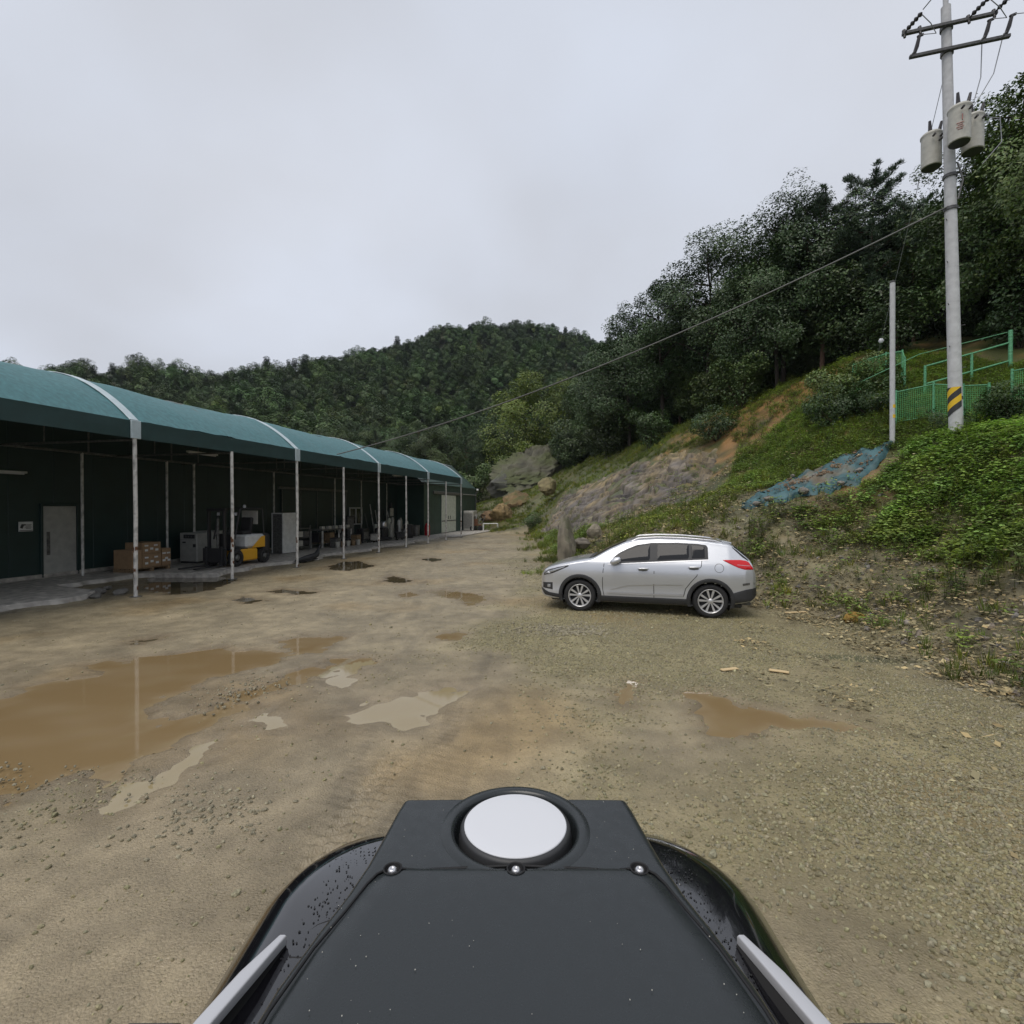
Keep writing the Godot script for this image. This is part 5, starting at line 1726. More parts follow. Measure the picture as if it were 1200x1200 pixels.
func rocks() -> void:
	rock("boulder", "huge mossy boulder at the foot of the wood, beyond the end of the shed", 3, W(4.0, 5.2, 60), Vector3(5.6, 3.2, 3.6), .3, Color(.15, .145, .105), 96, 60, .32, .55)
	rock("boulder", "dark angular block leaning on the left of the mossy boulder", 6, W(-.9, 4.6, 58.5), Vector3(1.9, 1.6, 1.6), .8, Color(.13, .13, .115), 20, 12, .4, .1)
	rock("boulder", "round tan boulder standing at the end of the yard", 4, W(-1.05, 1.55, 50), Vector3(1.15, 1.0, 1.1), .2, Color(.30, .215, .10), 26, 18, .2, 0.0)
	rock("boulder", "large tan boulder behind the round one, partly grassed over", 9, W(.6, 2.4, 53), Vector3(1.75, 1.5, 1.5), 1.2, Color(.24, .165, .08), 28, 18, .3, .1)
	rock("boulder", "small tan boulder at the left of the round one", 12, W(-2.3, 1.2, 50.5), Vector3(.9, .65, .8), 2.2, Color(.23, .15, .08), 18, 12, .3, 0.0)
	rock("boulder", "pale yellowish boulder at the top of the bare rock slab", 15, W(3.2, 4.1, 46), Vector3(.9, .8, .8), .4, Color(.31, .26, .14), 18, 12, .3, .1)
	rock("standing_stone", "narrow upright stone standing at the bank foot beyond the car bonnet", 21, W(2.1, .85, 20), Vector3(.36, .95, .3), .5, Color(.33, .295, .235), 14, 12, .35, .1)
	rock("stone_block", "pale block of stone on the bank right above the upright stone", 24, W(3.3, 1.25, 20.6), Vector3(.42, .32, .32), 1.5, Color(.33, .29, .22), 12, 8, .3, 0.0)
	rock("stone_block", "flat grey stone beside the upright stone", 25, W(2.75, .8, 20.4), Vector3(.4, .22, .3), .2, Color(.26, .23, .19), 12, 8, .3, 0.0)
	rock("yellow_stone", "ochre yellow stone lying at the bank foot right of the car", 27, W(6.55, .12, 9.75), Vector3(.24, .13, .16), .4, Color(.42, .25, .06), 14, 9, .3, 0.0)
	# the bare rock slab on the bank
	var lo := [Vector2(1.9, 36), Vector2(3.1, 28.5), Vector2(4.2, 24.3), Vector2(5.7, 21.6), Vector2(7.5, 20.1)]
	var hi := [Vector2(4.2, 46), Vector2(6.8, 38), Vector2(8.8, 32.2), Vector2(10.0, 28.4), Vector2(10.7, 25.6)]
	var rows := []
	var cols := []
	for a in 101:
		var r := PackedVector3Array()
		var c := PackedColorArray()
		for b in 241:
			var f := b / 240.0 * 3.999
			var k := int(f)
			var p: Vector2 = lo[k].lerp(lo[k + 1], f - k).lerp(hi[k].lerp(hi[k + 1], f - k), a / 100.0)
			var ed := minf(minf(a, 100 - a) / 12.0, minf(b, 240 - b) / 18.0)
			ed = clampf(ed + nf.get_noise_2d(p.x * 50, p.y * 50) * 1.1, -.2, 1)
			var q := a / 100.0
			var warp := nz.get_noise_2d(b * .55, a * .35) * 1.6 + nf.get_noise_2d(b * 1.6, a * 1.0) * .22
			var fault := floorf(b / 37.0 + nz.get_noise_2d(b * .4, a * 1.1) * 1.3)
			var q2 := q + .10 * sin(q * 17.0 + fault * 2.3) * .6
			var beds := q2 * 10.0 + b * .012 + warp + sin(fault * 7.7) * 1.6
			var frac := beds - floorf(beds)
			var bed := sin(floorf(beds) * 12.9898 + fault * 4.1) * .5 + .5
			var crack := smoothstep(.0, .09, frac) * smoothstep(1.0, .93, frac)
			var cross := absf(nr.get_noise_2d(b * 3.1 + floorf(beds) * 40.0, floorf(beds) * 90.0))
			var lump := nf.get_noise_2d(p.x * 70, p.y * 70)
			var up := (.4 - frac) * .24 + bed * .20 + (crack - 1.0) * .13 + lump * .05 + nf.get_noise_2d(p.x * 180, p.y * 180) * .025
			r.append(W(p.x, lay(p.x, p.y) + (up + .14) * ed - .12, p.y))
			var cl := Color(.25, .225, .205).lerp(Color(.36, .285, .165), clampf(-.1 + q * .7 + bed * .45 - .2 + nz.get_noise_2d(p.x * 18, p.y * 18 + 60) * 1.2, 0, 1))
			cl = cl * (.50 + bed * .42 + lump * .5)
			cl = cl.lerp(Color(.10, .085, .075), clampf((1.0 - crack) * .8 + clampf(cross - .55, 0, 1) * 1.5, 0, .85))
			cl = cl.lerp(Color(.10, .105, .035), clampf(nf.get_noise_2d(p.x * 30, p.y * 30 + 50) * 2.2 - .55, 0, .7))
			cl.a = 1
			c.append(cl)
		rows.append(r); cols.append(c)
	var mb := MB.new()
	mb.grid(rows, false, null, cols)
	var o := put("rock_slab", mb, M.rock)
	tag(o, "broad bare slab of layered grey and tan rock on the bank beyond the car", "rock")

func tarpaulin() -> void:
	var A := Vector2(6.6, 14.75)
	var B := Vector2(9.5, 14.2)
	var C := Vector2(11.6, 15.45)
	var D := Vector2(8.5, 16.0)
	var rows := []
	var trc := []
	for a in 41:
		var cr := PackedColorArray()
		var r := PackedVector3Array()
		for b in 81:
			var p := A.lerp(B, b / 80.0).lerp(D.lerp(C, b / 80.0), a / 40.0)
			p += Vector2(nf.get_noise_2d(b * 5.0, a * 2.0 + 90), nf.get_noise_2d(b * 5.0 + 60, a * 2.0)) * .22 * (1.0 if a < 4 or a > 36 or b < 4 or b > 76 else .2)
			var y := maxf(ground(p.x, p.y), lay(p.x, p.y) - .02) + .07 + absf(nr.get_noise_2d(b * 1.5 + a * .8, a * 1.6)) * .12 + nf.get_noise_2d(b * 9.0, a * 9.0) * .03
			if a == 0 or a == 40 or b == 0 or b == 80: y -= .14
			r.append(W(p.x, y, p.y))
			var dirt := clampf(nz.get_noise_2d(p.x * 26, p.y * 26) * 2.2 + .35 - 1.9 * absf(a / 40.0 - .58) - 1.2 * absf(b / 80.0 - .6), 0, .9)
			var tc := Color(.048, .118, .132).lerp(Color(.22, .155, .09), dirt) * (1.0 + nf.get_noise_2d(p.x * 120, p.y * 120) * .5)
			tc.a = 1
			cr.append(tc)
		rows.append(r); trc.append(cr)
	var mb := MB.new()
	mb.grid(rows, false, null, trc)
	tag(put("tarpaulin", mb, M.tarp), "crumpled blue green tarpaulin spread on the bank, strewn with earth and stones", "tarpaulin")
	rng.seed = 44
	var xs := []
	var cs := []
	var km := pebble_mesh(3, 7, 5, .3)
	for k in 1100:
		var f := clampf(rng.randfn(.55, .2), .12, .95)
		var g := clampf(rng.randfn(.55, .22), .1, .95)
		var p := A.lerp(B, f).lerp(D.lerp(C, f), g)
		if nz.get_noise_2d(p.x * 40, p.y * 40) < -.05: continue
		var sz := .012 + .035 * pow(rng.randf(), 4)
		xs.append(Transform3D(Basis(rv().normalized(), rng.randf() * TAU).scaled_local(Vector3(sz * 1.4, sz * .7, sz)), W(p.x, maxf(ground(p.x, p.y), lay(p.x, p.y)) + .105 + sz * .4, p.y)))
		var br := rng.randf_range(.12, .34)
		cs.append(Color(br * 1.15, br * .8, br * .5))
	spread_copies("rubble", km, xs, cs, "earth and small stones scattered over the tarpaulin")
	var st := [[7.35, 14.65, .15], [8.25, 14.5, .19], [7.0, 14.65, .12], [9.2, 14.35, .13], [9.9, 14.6, .12], [9.0, 15.2, .13], [8.7, 15.9, .1]]
	var says := ["grey stone on the lower hem of the tarpaulin near its left corner", "largest pale stone holding down the tarpaulin's lower hem", "small pale stone at the tarpaulin's lower left corner", "stone at the right end of the tarpaulin's lower hem", "brown stone right of the tarpaulin's lower hem", "stone in the middle of the tarpaulin", "small stone on the tarpaulin's upper edge"]
	for k in st.size():
		rock("stone", says[k], 50 + k, W(st[k][0], lay(st[k][0], st[k][1]) + .1 + st[k][2] * .4, st[k][1]), Vector3(1.25, .75, 1) * st[k][2] * .75, k * 1.3, Color(.27, .25, .22), 12, 8, .3)

func sticks() -> void:
	for a in [[2.98, 7.0, .26, .3, "pale split stick lying on the gravel, left of two"], [3.62, 6.92, .24, -.5, "pale split stick lying on the gravel, right of two"], [5.6, 12.15, 1.1, -.15, "long pale strip of wood on the bank behind the car's tail"], [6.0, 10.8, .5, .2, "short pale board in the litter below the car's tail"]]:
		var t := MB.new()
		t.col = Color(.9, .8, .62)
		t.box(Vector3(0, .012, 0), Vector3(a[2], .02, .07), .005)
		var o := put("stick", t, M.pale_wood)
		o.transform = Transform3D(Basis(Vector3.UP, a[3]), W(a[0], maxf(ground(a[0], a[1]), 0) + .012, a[1]))
		tag(o, a[4], "stick")

# ---------------------------------------------------------------- the silver car (x from nose to tail, y up, +z the side towards the yard)
var car_top := [Vector2(0, .72), Vector2(.03, .82), Vector2(.08, .885), Vector2(.2, .95), Vector2(.45, 1.03), Vector2(.8, 1.105), Vector2(1.12, 1.16), Vector2(1.2, 1.19), Vector2(1.5, 1.365), Vector2(1.84, 1.52), Vector2(2.1, 1.585), Vector2(2.5, 1.615), Vector2(3.0, 1.61), Vector2(3.5, 1.575), Vector2(3.9, 1.525), Vector2(4.0, 1.48), Vector2(4.12, 1.38), Vector2(4.27, 1.25), Vector2(4.34, 1.14), Vector2(4.40, .96), Vector2(4.44, .76)]
var car_low := [Vector2(0, .34), Vector2(.08, .28), Vector2(.3, .25), Vector2(1.3, .235), Vector2(3.2, .235), Vector2(4.0, .30), Vector2(4.3, .36), Vector2(4.44, .46)]
var car_plan := [Vector2(0, .58), Vector2(.04, .68), Vector2(.12, .77), Vector2(.32, .855), Vector2(.7, .905), Vector2(1.2, .92), Vector2(3.4, .92), Vector2(3.9, .905), Vector2(4.2, .86), Vector2(4.34, .80), Vector2(4.40, .72), Vector2(4.44, .60)]
var car_bulge := [Vector2(.2, .915), Vector2(.3, .945), Vector2(.40, .968), Vector2(.46, .962), Vector2(.56, .966), Vector2(.7, .988), Vector2(.82, 1.0), Vector2(.92, .995), Vector2(1.0, .98), Vector2(1.08, .952)]

func car_T(x: float) -> float: return smo(car_top, x, .05)
func car_B(x: float) -> float: return smo(car_low, x, .04)
func car_S(x: float) -> float: return maxf(car_T(x) - .075, car_B(x) + .08)
func car_W(x: float, h: float) -> float:
	return lin(car_plan, x) * smo(car_bulge, minf(h, 1.06), .04) - maxf(0, h - 1.06) * .50

func skin(x: float, h: float, off: float, s := 1.0) -> Vector3:
	return Vector3(x, h, (car_W(x, h) + off) * s)

func side_patch(x0: float, x1: float, lo: Array, hi: Array, off: float, s: float, nx := 24, ny := 6) -> MB:
	var rows := []
	for a in ny + 1:
		var r := PackedVector3Array()
		for b in nx + 1:
			var x := lerpf(x0, x1, float(b) / nx)
			var l := lin(lo, x)
			var h := maxf(lin(hi, x), l + .001)
			var e := off if a > 0 and a < ny and b > 0 and b < nx else off * .3
			r.append(skin(x, lerpf(l, h, float(a) / ny), e, s))
		rows.append(r)
	var mb := MB.new()
	mb.grid(rows, false, Vector3((x0 + x1) * .5, .7, 0))
	return mb

func skin_line(pts: Array, w: float, off: float, s: float) -> MB:      # a thin strip over the skin
	var mb := MB.new()
	var rows := [PackedVector3Array(), PackedVector3Array()]
	for k in pts.size():
		var t: Vector2 = (pts[mini(k + 1, pts.size() - 1)] - pts[maxi(k - 1, 0)]).normalized()
		var nn := Vector2(-t.y, t.x) * w * .5
		var p: Vector2 = pts[k]
		rows[0].append(skin(p.x - nn.x, p.y - nn.y, off, s))
		rows[1].append(skin(p.x + nn.x, p.y + nn.y, off, s))
	mb.grid(rows, false, Vector3(2.2, .7, 0))
	return mb

func top_patch(x0: float, x1: float, wf: Callable, off: float) -> MB:   # over roof, screens and bonnet
	var rows := []
	for a in 17:
		var x := lerpf(x0, x1, a / 16.0)
		var r := PackedVector3Array()
		var half: float = wf.call(x)
		for b in 17:
			var z := lerpf(-half, half, b / 16.0)
			r.append(Vector3(x, car_lid(x, z) + off, z))
		rows.append(r)
	var mb := MB.new()
	mb.grid(rows)
	return mb

func car_lid(x: float, z: float) -> float:
	var w := car_W(x, car_S(x))
	var q := clampf(absf(z) / w, 0, .999)
	# z = w * cos^.62, h = S + (T-S) * sin^.85
	var c := pow(q, 1.0 / .62)
	return car_S(x) + (car_T(x) - car_S(x)) * pow(sqrt(1.0 - c * c), .85)

func silver_car() -> void:
	var t := thing("car", "silver five-door car parked side-on at the foot of the bank, nose to the left", "car", Transform3D(Basis(Vector3.UP, -.266), W(.818, 0, 12.08)))
	var sts := []
	var x := 0.0
	while x < 4.4401:
		sts.append(minf(x, 4.44))
		x += .02 if (x < .4 or x > 4.1) else .03
	if sts[-1] < 4.44: sts.append(4.44)
	var rows := []
	for xx in sts:
		var r := PackedVector3Array()
		var B := car_B(xx)
		var S := car_S(xx)
		var T := car_T(xx)
		for k in 26: 
			var h := lerpf(B, S, k / 25.0)
			r.append(Vector3(xx, h, car_W(xx, h)))
		var w := car_W(xx, S)
		for k in range(1, 24):
			var g := PI * k / 24.0
			r.append(Vector3(xx, S + (T - S) * pow(sin(g), .85), w * signf(cos(g)) * pow(absf(cos(g)), .62)))
		for k in range(25, -1, -1):
			var h := lerpf(B, S, k / 25.0)
			r.append(Vector3(xx, h, -car_W(xx, h)))
		r.append(Vector3(xx, B + .01, 0))
		rows.append(r)
	var arch_cut := func(p: Vector3) -> bool:
		if p.y > .9: return false
		for c in [.90, 3.54]:
			if Vector2(p.x - c, p.y - .345).length() < .395 and absf(p.z) > .5: return true
		return false
	var body := MB.new()
	body.grid(rows, true, Vector3(2.2, .8, 0), null, arch_cut)
	body.fan(rows[0], Vector3.LEFT)
	body.fan(rows[-1], Vector3.RIGHT)
	var bo := put("body", body, M.silver_paint, t)
	# screens
	put("windscreen", top_patch(1.17, 1.86, func(q: float) -> float: return lerpf(.72, .56, (q - 1.17) / .69), .006), M.dark_glass, t)
	put("rear_window", top_patch(4.0, 4.26, func(q: float) -> float: return car_W(q, car_S(q)) - .012, .006), M.dark_glass, t)
	kit(t, "spoiler", Vector3(3.88, 1.522, 0), Vector3(.2, .028, 1.06), "silver_paint", .01, Basis(Vector3.BACK, -.2))
	var bs := MB.new()
	bs = top_patch(1.08, 1.17, func(q: float) -> float: return .70, .004)
	put("cowl", bs, M.black_trim, t)
	var lo_w := [Vector2(1.54, 1.05), Vector2(3.50, 1.185)]
	var hi_w := [Vector2(1.54, 1.075), Vector2(1.60, 1.17), Vector2(1.72, 1.27), Vector2(1.90, 1.365), Vector2(2.1, 1.445), Vector2(2.4, 1.492), Vector2(2.9, 1.502), Vector2(3.3, 1.487), Vector2(3.47, 1.465), Vector2(3.51, 1.40)]
	for s in [1.0, -1.0]:
		put("window_surround", side_patch(1.54, 3.50, lo_w, hi_w, .006, s, 60, 8), M.black_trim, t)
		put("rear_window_side", side_patch(3.96, 4.26, [Vector2(3.96, 1.425), Vector2(4.05, 1.335), Vector2(4.15, 1.235), Vector2(4.26, 1.165)], [Vector2(3.96, 1.44), Vector2(4.05, 1.375), Vector2(4.12, 1.31), Vector2(4.2, 1.24), Vector2(4.26, 1.185)], .006, s, 20, 4), M.dark_glass, t)
		var lo_g := [Vector2(1.54, 1.072), Vector2(3.50, 1.205)]
		var hi_g := []
		for p in hi_w: hi_g.append(p - Vector2(0, .022))
		for g in [[1.66, 2.37], [2.50, 3.14], [3.18, 3.44]]:
			put("window", side_patch(g[0], g[1], lo_g, hi_g, .011, s, 24, 6), M.dark_glass, t)
		put("waist_chrome", skin_line([Vector2(1.5, 1.036), Vector2(2.2, 1.085), Vector2(2.9, 1.133), Vector2(3.5, 1.174)], .018, .012, s), M.silver_trim, t)
		# doors
		for dl in [[Vector2(1.42, 1.05), Vector2(1.40, .9), Vector2(1.385, .7), Vector2(1.39, .5), Vector2(1.42, .36)], [Vector2(2.44, 1.11), Vector2(2.44, .9), Vector2(2.435, .6), Vector2(2.44, .36)], [Vector2(3.38, 1.19), Vector2(3.36, 1.05), Vector2(3.27, .85), Vector2(3.16, .72), Vector2(3.06, .58), Vector2(3.02, .42)]]:
			put("door_gap", skin_line(dl, .012, .004, s), M.seam, bo)
		put("door_crease", skin_line([Vector2(1.56, .50), Vector2(1.9, .60), Vector2(2.44, .635), Vector2(3.0, .655)], .014, .005, s), M.silver_trim, bo)
		put("sill_moulding", skin_line([Vector2(1.48, .44), Vector2(2.2, .432), Vector2(3.02, .445)], .035, .012, s), M.silver_trim, t)
		for hx in [2.22, 3.22]:
			var hd := MB.new()
			var hy: float = .965 + (hx - 2.22) * .055
			hd.tube([skin(hx - .11, hy, .012, s), skin(hx - .07, hy + .005, .04, s), skin(hx + .07, hy + .01, .04, s), skin(hx + .11, hy + .006, .012, s)], [.012, .016, .016, .012], 8)
			var ho := put("handle", hd, M.silver_paint, t)
			put("recess", side_patch(hx - .09, hx + .09, [Vector2(hx - .09, hy - .045), Vector2(hx, hy - .055), Vector2(hx + .09, hy - .04)], [Vector2(hx - .09, hy + .015), Vector2(hx + .09, hy + .02)], .003, s, 10, 3), M.steel_grey, ho)
		# black lower cladding
		put("sill", side_patch(1.28, 3.16, [Vector2(1.28, .24)], [Vector2(1.28, .37), Vector2(3.16, .37)], .014, s, 30, 5), M.black_trim, t)
		put("rear_apron", side_patch(3.95, 4.44, [Vector2(3.95, .31), Vector2(4.3, .37), Vector2(4.44, .47)], [Vector2(3.95, .52), Vector2(4.2, .60), Vector2(4.44, .64)], .014, s, 20, 6), M.black_trim, t)
		put("front_apron", side_patch(0.0, .52, [Vector2(0, .43), Vector2(.1, .31), Vector2(.52, .26)], [Vector2(0, .47), Vector2(.2, .38), Vector2(.52, .35)], .012, s, 20, 4), M.black_trim, t)
		for c in [.90, 3.54]:
			var ring := []
			for a in 33:
				var g := lerpf(-.32, PI + .32, a / 32.0)
				var row := PackedVector3Array()
				for rr in [[.384, -.16], [.384, .010], [.40, .020], [.455, .018], [.466, .002]]:
					var px: float = c + cos(g) * rr[0]
					var py: float = maxf(.345 + sin(g) * rr[0], .22)
					var pw: float = car_W(px, clampf(py, .25, 1.0)) if rr[1] > -.1 else car_W(c, .5)
					row.append(Vector3(px, py, (pw + rr[1]) * s))
				ring.append(row)
			var rb := MB.new()
			rb.grid(ring, false, Vector3(c, .345, .3 * s))
			put("wheel_arch", rb, M.black_trim, t)
			var lin_ := MB.new()
			var wl := []
			for a in 21:
				var g := lerpf(-.5, PI + .5, a / 20.0)
				wl.append(PackedVector3Array([Vector3(c + cos(g) * .40, .345 + sin(g) * .40, .45 * s), Vector3(c + cos(g) * .40, .345 + sin(g) * .40, .82 * s)]))
			lin_.grid(wl, false, Vector3(c, .3, .6 * s))
			lin_.box(Vector3(c, .5, .44 * s), Vector3(.8, .5, .02))
			put("wheel_well", lin_, M.seam, t)
			car_wheel(t, Vector3(c, .345, .775 * s), s)
		# lamps
		put("headlamp_surround", side_patch(.09, .66, [Vector2(.09, .74), Vector2(.3, .80), Vector2(.66, .965)], [Vector2(.09, .79), Vector2(.2, .865), Vector2(.4, .935), Vector2(.66, .99)], .006, s, 24, 5), M.black_trim, t)
		var hl := put("headlamp", side_patch(.11, .58, [Vector2(.11, .765), Vector2(.3, .825), Vector2(.58, .945)], [Vector2(.11, .785), Vector2(.2, .85), Vector2(.4, .915), Vector2(.58, .96)], .012, s, 24, 5), M.lamp_glass, t)
		kit(hl, "lens", skin(.22, .815, .0, s), Vector3(.07, .05, .04), "matte_white", .015)
		put("fog_lamp_recess", side_patch(.06, .30, [Vector2(.06, .46), Vector2(.3, .44)], [Vector2(.06, .58), Vector2(.3, .60)], .006, s, 12, 4), M.black_trim, t)
		put("fog_lamp", side_patch(.17, .25, [Vector2(.17, .48)], [Vector2(.17, .56)], .012, s, 6, 4), M.lamp_glass, t)
		var tl := put("tail_lamp", side_patch(3.78, 4.34, [Vector2(3.78, 1.172), Vector2(3.92, 1.10), Vector2(4.06, 1.035), Vector2(4.18, 1.0), Vector2(4.34, 1.0)], [Vector2(3.78, 1.182), Vector2(4.1, 1.188), Vector2(4.2, 1.175), Vector2(4.26, 1.15), Vector2(4.34, 1.03)], .014, s, 30, 6), M.red_lamp, t)
		put("clear_band", side_patch(4.02, 4.30, [Vector2(4.02, 1.085), Vector2(4.3, 1.06)], [Vector2(4.02, 1.105), Vector2(4.3, 1.085)], .018, s, 10, 2), M.lamp_glass, tl)
		put("side_marker", skin_line([Vector2(4.14, .70), Vector2(4.24, .715), Vector2(4.37, .72)], .045, .008, s), M.steel_grey, t)
		if s > 0:
			var circ := []
			for a in 25: circ.append(Vector2(3.70 + cos(TAU * a / 24.0) * .085, 1.02 + sin(TAU * a / 24.0) * .085))
			put("fuel_flap", skin_line(circ, .008, .004, s), M.steel_grey, bo)
		# mirror, roof rail
		var mi := MB.new()
		mi.lathe([Vector2(.001, -.12), Vector2(.06, -.105), Vector2(.085, -.03), Vector2(.08, .05), Vector2(.05, .1), Vector2(.001, .11)], skin(1.66, 1.12, .13, s), Basis(Vector3(0, 0, 1) * .95, Vector3(.55, .25, 0).normalized() * -1.0, Vector3(.25, -.55, 0).normalized() * .8), 16)
		var mo := put("mirror", mi, M.silver_paint, t)
		put("arm", side_patch(1.6, 1.72, [Vector2(1.6, 1.05)], [Vector2(1.6, 1.09)], .08, s, 4, 2), M.black_trim, mo)
		var rl := MB.new()
		var rp := []
		for a in 15:
			var xx := lerpf(1.98, 3.78, a / 14.0)
			var z := car_W(xx, car_S(xx)) - .075
			rp.append(Vector3(xx, car_lid(xx, z) + (-.01 if a == 0 or a == 14 else .020), z * s))
		rl.tube(rp, .017, 8)
		put("roof_rail", rl, M.silver_trim, t)
	kit(t, "underbody", Vector3(2.2, .26, 0), Vector3(3.9, .1, 1.5), "black_trim", .03)
	kit(t, "number_plate", Vector3(.01, .52, 0), Vector3(.02, .11, .5), "white_paint", .004)
	kit(t, "grille", Vector3(.02, .66, 0), Vector3(.06, .09, .8), "black_trim", .02)
	kit(t, "exhaust", Vector3(4.25, .27, .5), Vector3(.2, .06, .1), "steel_grey", .02)

func car_wheel(t: Node, c: Vector3, s: float) -> void:
	var bs := Basis(Vector3.RIGHT, PI / 2 * s)
	var w := turned_part(t, "wheel", [Vector2(.22, -.10), Vector2(.30, -.112), Vector2(.338, -.09), Vector2(.345, -.04), Vector2(.345, .04), Vector2(.338, .09), Vector2(.30, .112), Vector2(.238, .105), Vector2(.232, .06)], c, "black_rubber", bs, 36)
	var rim := MB.new()
	rim.lathe([Vector2(.242, .108), Vector2(.245, .112), Vector2(.235, .113), Vector2(.222, .10), Vector2(.218, .02)], c, bs, 40)
	turned_part(w, "brake_disc", [Vector2(.001, .018), Vector2(.225, .018), Vector2(.226, -.05)], c, "brake_dark", bs, 30)
	turned_part(w, "hub", [Vector2(.052, .07), Vector2(.052, .092), Vector2(.04, .102), Vector2(.001, .104)], c, "alloy", bs, 16)
	for k in 5:
		for e in [-1.0, 1.0]:
			var g: float = TAU * k / 5.0 + .31 + e * .27
			var a := Vector3(cos(g), sin(g), 0)
			var b := Vector3(-sin(g), cos(g), 0)
			var z0 := Vector3(0, 0, s * .092)
			var z1 := Vector3(0, 0, s * .098)
			var p := [c + a * .05 - b * .012 + z0, c + a * .226 - b * .023 + z1, c + a * .226 + b * .023 + z1, c + a * .05 + b * .012 + z0]
			var dn := Vector3(0, 0, -s * .03)
			if s > 0: rim.quad(p[0], p[1], p[2], p[3])
			else: rim.quad(p[3], p[2], p[1], p[0])
			rim.quad(p[0], p[0] + dn, p[1] + dn, p[1])
			rim.quad(p[2], p[2] + dn, p[3] + dn, p[3])
	put("rim", rim, M.alloy, w)

# ---------------------------------------------------------------- the survey car below the viewer (tail ahead)
func plan_ring(y: float, w: float, tail: float, nose: float, rr: float, rf: float) -> PackedVector3Array:
	var r := PackedVector3Array()
	for q in 4:
		var cx := w * (1.0 if q == 0 or q == 3 else -1.0)
		for k in 17:
			var g := PI * .5 * (q + k / 16.0)
			if q == 0: r.append(W(w - rr + cos(g) * rr, y, tail - rr * 1.15 + sin(g) * rr * 1.15))
			elif q == 1: r.append(W(-w + rr + cos(g) * rr, y, tail - rr * 1.15 + sin(g) * rr * 1.15))
			elif q == 2: r.append(W(-w + rf + cos(g) * rf, y, nose + rf + sin(g) * rf))
			else: r.append(W(w - rf + cos(g) * rf, y, nose + rf + sin(g) * rf))
		cx = cx
	return r

